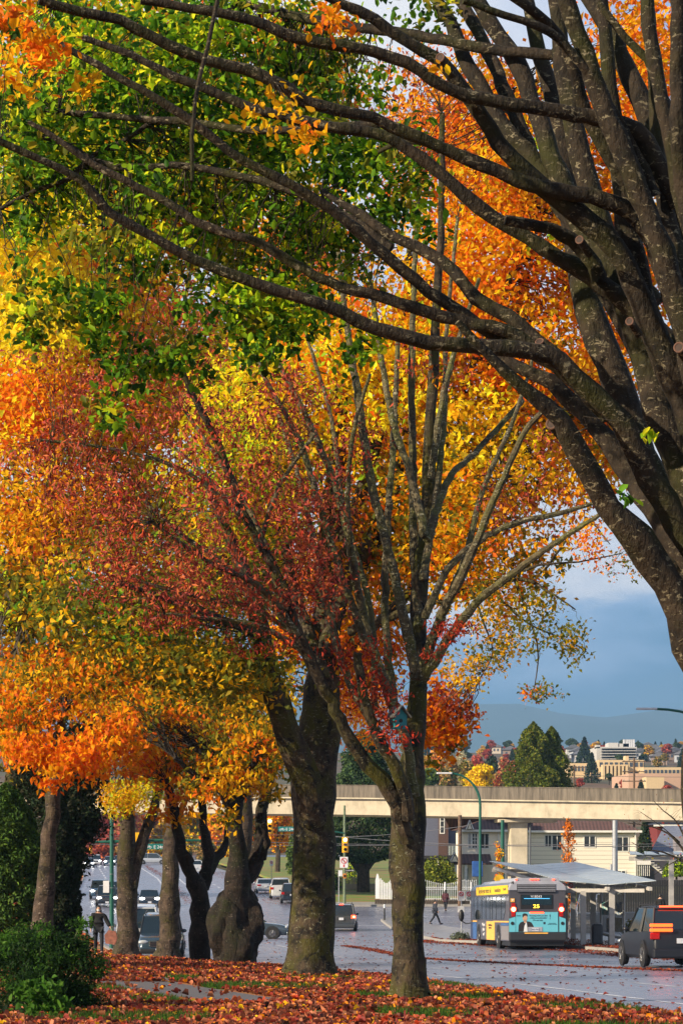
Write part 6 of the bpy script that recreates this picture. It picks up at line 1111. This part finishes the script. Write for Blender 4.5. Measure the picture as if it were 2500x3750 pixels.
# ---- houses
t = NT('cream_siding'); w = t.new('ShaderNodeTexWave'); w.bands_direction = 'Z'; w.wave_profile = 'SAW'; w.inputs['Scale'].default_value = .75; t.link(t.co(), w.inputs[0]); n1 = t.noise(.6, 4)
t.base(t.mix(t.ramp(w.outputs['Fac'], [(0, 1), (.16, 0)]), t.mix(n1, (.76, .69, .57), (.84, .77, .65)), (.3, .25, .19))).set(Roughness=.7); t.bump(w.outputs['Fac'], .6, .05); SID = t.mat
STUC = mat('cream_stucco', (.84, .75, .6), .8, var=.06, scale=2)
t = NT('red_clay_tiles'); w1 = t.new('ShaderNodeTexWave'); w1.bands_direction = 'X'; w1.inputs['Scale'].default_value = .9; w2 = t.new('ShaderNodeTexWave'); w2.bands_direction = 'Y'; w2.wave_profile = 'SAW'; w2.inputs['Scale'].default_value = 1.1
t.link(t.co(), w1.inputs[0]); t.link(t.co(), w2.inputs[0]); n1 = t.noise(1.3, 5); t.base(t.mix(t.mix(.5, w1.outputs['Fac'], w2.outputs['Fac']), t.mix(n1, (.11, .06, .055), (.2, .1, .085)), (.04, .025, .025))).set(Roughness=.75); t.bump(w2.outputs['Fac'], .8, .1); TILE = t.mat
TRIM = mat('white_trim', (.7, .68, .63), .6); WINGL = mat('house_window_glass', (.03, .035, .04), .12, var=.3, scale=.8)
def win(parent, u0, u1, v0, v1, Y, bars=(1, 0), dep=.06):
    a = P(u0, v0, Y); b = P(u1, v1, Y); f = MB().box(a.x-.09, b.x+.09, Y-dep, Y-.005, b.z-.09, a.z+.09).build('window_frame', TRIM, parent)
    MB().box(a.x, b.x, Y-dep-.004, Y-dep+.02, b.z, a.z).build('pane', WINGL, f)
    mb = MB()
    for i in range(1, bars[0]+1): x = a.x+(b.x-a.x)*i/(bars[0]+1); mb.box(x-.035, x+.035, Y-dep-.03, Y-dep-.005, b.z, a.z)
    for i in range(1, bars[1]+1): z = b.z+(a.z-b.z)*i/(bars[1]+1); mb.box(a.x, b.x, Y-dep-.028, Y-dep-.006, z-.025, z+.025)
    if mb.v: mb.build('glazing_bar', TRIM, f)
def hip(parent, x0, x1, y0, y1, z, h, m=TILE, o=.5, inset=None):
    x0 -= o; x1 += o; y0 -= o; y1 += o; i = inset if inset is not None else (y1-y0)/2; ym = (y0+y1)/2
    mb = MB(); mb.add([(x0, y0, z), (x1, y0, z), (x1, y1, z), (x0, y1, z), (x0+i, ym, z+h), (x1-i, ym, z+h)], [(0, 1, 5, 4), (1, 2, 5), (2, 3, 4, 5), (3, 0, 4), (3, 2, 1, 0)]); r = mb.build('roof', m, parent)
    MB().box(x0, x1, y0-.06, y0-.005, z-.18, z+.02).build('gutter', TRIM, r); return r
hs = thing('cream_house', 'cream two storey house with a reddish tile roof behind the bus shelter', 'house')
zE = 5.75; HX0, HX1 = at(1850, 236), at(2328, 236)
MB().box(HX0, HX1, 236, 247, -1.2, zE).build('wall', SID, hs); MB().box(at(1692, 233), at(1852, 233), 233, 246, -1.2, zE+.05).build('wing_wall', STUC, hs)
hip(hs, HX0, HX1, 236, 247, zE+.02, 2.9); hip(hs, at(1692, 233), at(1855, 233), 233, 246, zE+.08, 2.7)
for a in ((2022, 2054, 3060, 3112), (2138, 2176, 3063, 3101), (2259, 2297, 3066, 3116), (1995, 2016, 3060, 3100)): win(hs, *a, 236)
for a in ((1715, 1722, 3053, 3105), (1729, 1745, 3053, 3105), (1760, 1787, 3054, 3105)): win(hs, *a, 233, (1, 3) if a[0] == 1729 else (1, 0))
win(hs, 2259, 2287, 3190, 3230, 236); win(hs, 2206, 2240, 3190, 3230, 236); win(hs, 1700, 1712, 3180, 3230, 233); MB().box(at(2322, 235.9), at(2326, 235.9), 235.75, 235.9, -1, zE).build('downpipe', TRIM, hs); MB().box(at(1822, 232.9), at(1827, 232.9), 232.85, 232.98, -1, zE).build('downpipe', TRIM, hs)
y0 = 229.5; gx0, gx1 = at(1655, 230), at(1800, 230); mb = MB(); mb.add([(gx0, y0, 2.65), (gx1, y0, 2.65), (gx1, 232.9, 3.5), (gx0+1.0, 232.9, 3.5), (gx0, y0, 2.5), (gx1, y0, 2.5), (gx1, 232.9, 3.3), (gx0+1, 232.9, 3.3)], [(0, 1, 2, 3), (7, 6, 5, 4), (0, 4, 5, 1), (1, 5, 6, 2), (3, 7, 4, 0)]); mb.build('porch_roof', TILE, hs)
for (u, v, w_) in ((1664, 3122, 34), (1719, 3003, 26)):
    Yg = 229.2 if u == 1664 else 232.2; a = P(u-w_/2, v+34, Yg); b = P(u, v, Yg); c2 = P(u+w_/2, v+34, Yg); g = MB().prism([(a.x, a.z), (b.x, b.z), (c2.x, c2.z)], Yg, Yg+2.5, 'y').build('gable', TILE, hs); MB().prism([(a.x+.15, a.z+.02), (b.x, b.z-.25), (c2.x-.15, c2.z+.02)], Yg-.03, Yg-.005, 'y').build('gable_front', STUC, g); MB().tube([(a.x, Yg-.06, a.z), (b.x, Yg-.06, b.z), (c2.x, Yg-.06, c2.z)], .07, 4).build('bargeboard', TRIM, g)
for u in (1668, 1705): MB().box(at(u, 229.7)-.12, at(u, 229.7)+.12, 229.6, 229.85, -1, 2.5).build('porch_post', TRIM, hs)
dh = thing('modern_house', 'dark modern house with brown panels and a glass balcony left of the cream house', 'house'); Y = 252; BRN = mat('brown_panel', (.085, .045, .035), .6); SLT = mat('slate_panel', (.1, .11, .16), .6); NRB = mat('near_black', (.015, .015, .02), .5)
MB().box(at(1480, Y), at(1700, Y), Y, Y+10, -1, 9).build('wall', SLT, dh); MB().box(at(1604, Y), at(1640, Y), Y-.5, Y-.003, 3.2, 9).build('brown_bay', BRN, dh); win(dh, 1612, 1624, 2985, 3050, Y-.5, (0, 2)); MB().box(at(1540, Y), at(1700, Y), Y-2.5, Y-.01, 2.9, 3.25).build('balcony_slab', NRB, dh); MB().box(at(1480, Y), at(1690, Y), Y-.4, Y-.004, -1, 2.85).build('ground_floor', NRB, dh)
for u in (1600, 1625, 1655): MB().box(at(u, Y-2)-.15, at(u, Y-2)+.15, Y-2.3, Y-2, -1, 2.88).build('column', TRIM if u == 1600 else NRB, dh)
mb = MB(); [mb.box(at(u, Y-2.4)-.03, at(u, Y-2.4)+.03, Y-2.45, Y-2.39, 3.25, 4.4) for u in range(1638, 1700, 11)]; mb.box(at(1636, Y), at(1700, Y), Y-2.47, Y-2.37, 4.38, 4.46); mb.build('railing', NRB, dh); MB().box(at(1637, Y), at(1699, Y), Y-2.43, Y-2.41, 3.3, 4.35).build('balcony_glass', CLEAR, dh)
gh = thing('grey_roofed_house', 'pale grey house with scalloped slate roof behind the second shelter', 'house'); Y = 238; t = NT('slate_scallops'); vr = t.new('ShaderNodeTexBrick'); t.link(t.co(), vr.inputs[0]); vr.inputs['Scale'].default_value = 2.2; vr.inputs['Color1'].default_value = (.16, .18, .24, 1); vr.inputs['Color2'].default_value = (.22, .24, .3, 1); vr.inputs['Mortar'].default_value = (.03, .03, .05, 1); t.base(vr.outputs[0]).set(Roughness=.6)
x0, x1 = at(2395, Y), at(2640, Y); GW = mat('grey_stucco', (.22, .2, .22), .8); MB().box(x0, x1, Y, Y+10, -1, 3.6).build('wall', GW, gh); mb = MB(); mb.add([(x0-.5, Y-.5, 3.62), (x1, Y-.5, 3.62), (x1, Y+5, 6.3), (x0+1.6, Y+5, 6.3)], [(0, 1, 2, 3)]); mb.add([(x0-.5, Y-.5, 3.5), (x1, Y-.5, 3.5), (x1, Y+5, 6.2), (x0+1.6, Y+5, 6.2)], [(0, 3, 2, 1)]); mb.build('roof', t.mat, gh); MB().box(at(2462, Y), x1, Y-2, Y-.01, -1, 5.2).build('front_block', GW, gh); win(gh, 2475, 2495, 3120, 3150, Y-2)
rh = thing('red_house', 'red clad house glimpsed below the guideway at the right', 'house'); Y = 275; MB().box(at(2405, Y), at(2560, Y), Y, Y+9, -1, 6.6).build('wall', mat('red_cladding', (.16, .02, .022), .7), rh); win(rh, 2438, 2448, 3052, 3064, Y); hip(rh, at(2405, Y), at(2560, Y), Y, Y+9, 6.62, 2, NRB)
for (u, w_, h, pal) in ((2360, 90, 8, DKG), (2440, 80, 6.5, DKG+TAN)):
    conifer('garden_conifer', 'dark garden tree %s the cream house and the slate roof' % ('between' if u == 2360 else 'further right beyond'), at(u, 262), 262, -.5, h, w_*262/F, pal, 2600, .4)
ws = thing('outdoor_stairs', 'white outdoor staircase and deck rail right of the cream house', 'stairs'); Y = 226; a = P(2380, 3165, Y)
MB().tube([(a.x, Y, a.z), (a.x+1.4, Y, a.z-1.1)], .07, 4).build('stringer', TRIM, ws); mb = MB(); [mb.box(a.x+.25*k, a.x+.25*k+.3, Y-.5, Y, a.z+.1-.2*k, a.z+.16-.2*k) for k in range(6)]; mb.build('treads', TRIM, ws); MB().box(at(2330, Y), a.x, Y-.2, Y, a.z-.05, a.z+.35).build('deck_edge', TRIM, ws); mb = MB(); [mb.box(at(2332, Y)+.18*k, at(2332, Y)+.18*k+.05, Y-.1, Y-.05, a.z-1.1, a.z-.05) for k in range(7)]; mb.build('balusters', TRIM, ws)
# fences on the far side of the junction
pf = thing('white_picket_fence', 'white metal picket fence with a dipping top line on a dark timber wall', 'fence'); WP = mat('white_painted_metal', (.68, .7, .72), .5); Y = 206
x = at(1556, Y); i = 0; xe = at(1748, Y); mb = MB()
while x < xe:
    f = (x-at(1626, Y))/1.75; z1 = 1.02+.38*min(1, abs(f))**1.4 if abs(f) < 1 else 1.4-.1*((x*3) % 1); mb.box(x-.016, x+.016, Y, Y+.03, -.3, z1); mb.add([(x-.04, Y, z1), (x+.04, Y, z1), (x, Y+.015, z1+.12)], [(0, 1, 2)]); x += .16
mb.build('pickets', WP, pf)
for z in (-.2, .62, .78): MB().box(at(1556, Y), xe, Y+.035, Y+.06, z, z+.045).build('rail', WP, pf)
for u in (1628, 1723): MB().box(at(u, Y)-.06, at(u, Y)+.06, Y-.04, Y+.08, -.6, 1.25).build('fence_post', WP, pf)
rw_ = MB(); x = at(1372, 207)
while x < at(1760, 207): rw_.box(x, x+.2, 207, 207.12, -1.1, -.28+rnd.uniform(-.02, .02)); x += .21
tag(rw_.build('retaining_wall', mat('old_timber', (.06, .045, .035), .9, var=.5)), 'dark upright timber retaining wall beneath the white fence', 'wall')
pg = thing('white_gate_panel', 'white arched fence panel and pickets at the corner of the garden', 'fence'); Y = 209.5
MB().prism([(at(1374, Y), -.25), (at(1374, Y), 1.35), (at(1378, Y), 1.8), (at(1381, Y), 1.95), (at(1385, Y), 1.8), (at(1389, Y), 1.35), (at(1389, Y), -.25)], Y, Y+.06, 'y').build('arched_board', WP, pg)
mb = MB(); [mb.box(at(u, Y)-.05, at(u, Y)+.05, Y, Y+.04, -.3, 1.35+.25*math.sin(u*.11)) for u in range(1393, 1440, 6)]; mb.build('pickets', WP, pg)
lf = thing('lattice_fence', 'beige board fence with a lattice top behind the big cedar trunk', 'fence'); Y = 230; x0, x1 = at(1212, Y), at(1378, Y); BG = mat('beige_boards', (.36, .3, .22), .8, var=.2, scale=3)
MB().box(x0, x1, Y, Y+.06, -.5, .72).build('boards', BG, lf); mb = MB(); x = x0
while x < x1: mb.tube([(x, Y+.03, .74), (x+.45, Y+.03, 1.2)], .03, 4); mb.tube([(x+.45, Y+.06, .74), (x, Y+.06, 1.2)], .03, 4); x += .22
mb.build('lattice', BG, lf); MB().box(x0, x1, Y-.02, Y+.1, 1.2, 1.28).build('cap_rail', BG, lf)
for k in range(5): x = x0+(x1-x0)*k/4; MB().box(x-.07, x+.07, Y-.05, Y-.003, -.5, 1.35).build('fence_post', BG, lf)
dr = thing('hand_railing', 'pale railing beside steps at the far side behind the cherry stems', 'railing'); Y = 290; mb = MB(); [mb.box(at(u, Y)-.03, at(u, Y)+.03, Y, Y+.05, gz(Y)+.3, gz(Y)+1.7+(u-900)*.02) for u in range(900, 922, 4)]; mb.build('balusters', TRIM, dr)

# ---- distant hillside
BEI = mat('beige_render', (.62, .46, .26), .8, var=.08, scale=.05); BEI2 = mat('pinkish_render', (.5, .32, .22), .8, var=.08, scale=.05); OFFW = mat('pale_office', (.5, .48, .45), .7); DKW = mat('far_windows', (.06, .07, .09), .3)
def block(parent, u0, u1, v0, v1, Y, m, dep=20, name='wall', nwin=0, rows=0):
    a = P(u0, v0, Y); b = P(u1, v1, Y); MB().box(a.x, b.x, Y, Y+dep, b.z, a.z).build(name, m, parent)
    for r in range(rows):
        for i in range(nwin):
            w = (b.x-a.x)/nwin; h = (a.z-b.z)/rows; x = a.x+w*(i+.2); z = b.z+h*(r+.3); MB().box(x, x+w*.6, Y-.15, Y-.02, z, z+h*.45).build('window', DKW, parent)
ib = thing('institutional_building', 'long warm beige institutional building with stepped blocks beyond the guideway', 'building')
block(ib, 1836, 1892, 2787, 2935, 790, BEI, 20, 'wall', 4, 3); block(ib, 2085, 2190, 2795, 2960, 800, BEI, 30, 'wall', 8, 4); block(ib, 2190, 2355, 2783, 2960, 785, BEI, 30, 'wall', 9, 5); block(ib, 2288, 2300, 2768, 2790, 790, BEI, 6, 'chimney'); block(ib, 2355, 2560, 2810, 2960, 770, BEI, 30, 'wall', 14, 4); block(ib, 2300, 2600, 2832, 2960, 640, BEI2, 40, 'hall_wall'); block(ib, 2365, 2430, 2845, 2960, 630, BEI, 9, 'hall_front'); block(ib, 1845, 1860, 2784, 2790, 788, BEI, 5, 'parapet_block')
for u in range(2205, 2290, 14): block(ib, u, u+8, 2800, 2960, 780, BEI, 5, 'pilaster')
ob = thing('office_block', 'pale terraced office block with rooftop antennas on the hill', 'building')
block(ob, 2183, 2330, 2735, 2860, 950, OFFW, 25)
for v in (2741, 2751, 2761, 2771): block(ob, 2203, 2326, v, v+6, 947, DKW, 2.8, 'window_band')
for v in (2738, 2748, 2758, 2768, 2778): block(ob, 2200, 2329, v, v+2.5, 944, OFFW, 4, 'balcony')
block(ob, 2226, 2262, 2720, 2737, 955, OFFW, 12, 'rooftop_room'); block(ob, 2266, 2300, 2723, 2737, 955, OFFW, 12, 'rooftop_room'); block(ob, 2183, 2196, 2728, 2740, 950, OFFW, 8, 'rooftop_room')
for u in (2284, 2290, 2297, 2304, 2311, 2318): a = P(u, 2708, 955); MB().box(a.x-.45, a.x+.45, 955, 956, a.z-3.2, a.z).build('antenna', WH, ob)
HP = [(.55, .53, .5), (.4, .42, .45), (.3, .3, .32), (.5, .42, .33), (.28, .2, .16)]
hh = [(2345, 2752), (2371, 2745), (2398, 2762), (2418, 2776), (2440, 2781), (2462, 2757), (2488, 2750), (2380, 2785), (2470, 2775), (2412, 2800), (2100, 2762), (2120, 2775), (2140, 2790), (1806, 2752), (1868, 2770), (2345, 2778), (2496, 2790), (2170, 2752)]
WO = ['white gabled', 'grey gabled', 'dark gabled', 'tan gabled', 'brown gabled']
WHR = ['left of the others just right of the office block', 'with a tall front right of the office block', 'below and right of the office block', 'in the middle of the slope', 'low on the slope', 'high on the right', 'highest near the right edge', 'below the tall fronted house', 'right of the middle', 'lowest on the slope', 'left of the office block, highest', 'left of the office block, middle', 'left of the office block, lowest', 'beyond the red trees, alone', 'peeping out beside the big cedar', 'tucked below the office block', 'at the very right edge', 'touching the office block on its left']
for i, (u, v) in enumerate(hh):
    Y = float(np.interp(v, [2744, 2770, 2795, 2820], [1400, 1230, 1050, 900])); c = P(u, v, Y); w = rnd.uniform(5.5, 8.5)*Y/1200; h = 3.0; t = thing('hillside_house', '%s house on the hill, %s' % (WO[i % 5], WHR[i]), 'house', (c.x, Y, gz(Y)+.5), rnd.uniform(-.3, .3), 'houses on the far hill')
    m = mat('house_wall_%s' % 'abcde'[i % 5] if False else 'house_paint_' + ['white', 'grey', 'dark', 'tan', 'brown'][i % 5], HP[i % 5], .8); MB().box(-w/2, w/2, 0, 9, -9, h).build('wall', m, t); MB().prism([(-w/2-1, h), (0, h+w*.28), (w/2+1, h)], -.8, 9.8, 'y').build('roof', mat('far_roof', (.12, .12, .14), .8), t)
    for x in (-.28, .05, .3): MB().box(x*w-.5, x*w+.5, -.1, -.01, .6, 2).build('window', DKW, t)
protos = []
for nm, pal, sh_ in (('rust', RUST+PINK, 0), ('gold', TAN+GOLD, 0), ('green', MIDG+DKG, 0), ('fir', DKG, 1), ('olive', OLIVE+TAN, 0), ('crimson', PINK+RED, 0)):
    if sh_: t = conifer('distant_fir_tree', '', 0, 0, 0, 17, 8, pal, 1400, 1.3, 6)
    else: t = broad('distant_tree', '', 1250, 2960, 2350, 720, 100, pal, 1400, 1.0); t.location = (0, 0, 0)
    protos.append((nm, t, sh_))
def crown_h(t): return max((Vector(v.co).z for v in t.children[0].data.vertices), default=10)
hts = [crown_h(t) for _, t, _ in protos]
nth = ['first', 'second', 'third', 'fourth', 'fifth', 'sixth', 'seventh', 'eighth', 'ninth', 'tenth', 'eleventh', 'twelfth', 'thirteenth', 'fourteenth', 'fifteenth', 'sixteenth']
spots = []
u_big = lambda r, j: r > 5 and j > 8
for r_, (Y, v0, dv) in enumerate([(1430, 0, 0), (1330, 0, 0), (1240, 0, 0), (1120, 0, 0), (1000, 0, 0), (860, 0, 0), (690, 0, 0), (580, 0, 0)]):
    for j in range(15): spots.append((r_, j, 1510+j*70+rnd.uniform(-30, 30), Y+rnd.uniform(-40, 40), rnd.uniform(32, 60)*(1+.1*r_)*(.8 if u_big(r_, j) else 1)))
spots += [(8, 0, 2138, 930, 125), (8, 1, 2165, 740, 120), (8, 2, 2228, 1100, 75), (8, 3, 2362, 1100, 62), (8, 4, 2496, 1000, 70), (8, 5, 2255, 600, 90), (8, 6, 2345, 610, 95)]
rows_ = ['on the hill crest', 'just under the hill crest', 'high on the hill', 'halfway up the hill', 'below the middle of the hill', 'on the lower hill', 'behind the guideway', 'just above the guideway parapet', 'tall among the roofs']
used = {}
for (r_, j, u, Y, hp) in spots:
    i = 3 if r_ == 8 else rnd.choice([0, 1, 2, 2, 3, 3, 4, 5]); nm, pt, isf = protos[i]; H = hp*Y/F; sc = H/hts[i]
    c = pt if i not in used else copy_tree(pt); used[i] = 1
    zb = gz(Y)-.6
    c.location = (at(u, Y), Y, zb); c.scale = (sc*1.25, sc*1.25, sc); c.rotation_euler = (0, 0, rnd.uniform(0, 6))
    c['label'] = '%s coloured tree %s, %s from the left' % ({'fir': 'dark fir'}.get(nm, nm), rows_[r_], nth[j]); c['category'] = 'tree'; c['group'] = 'trees on the far hill'
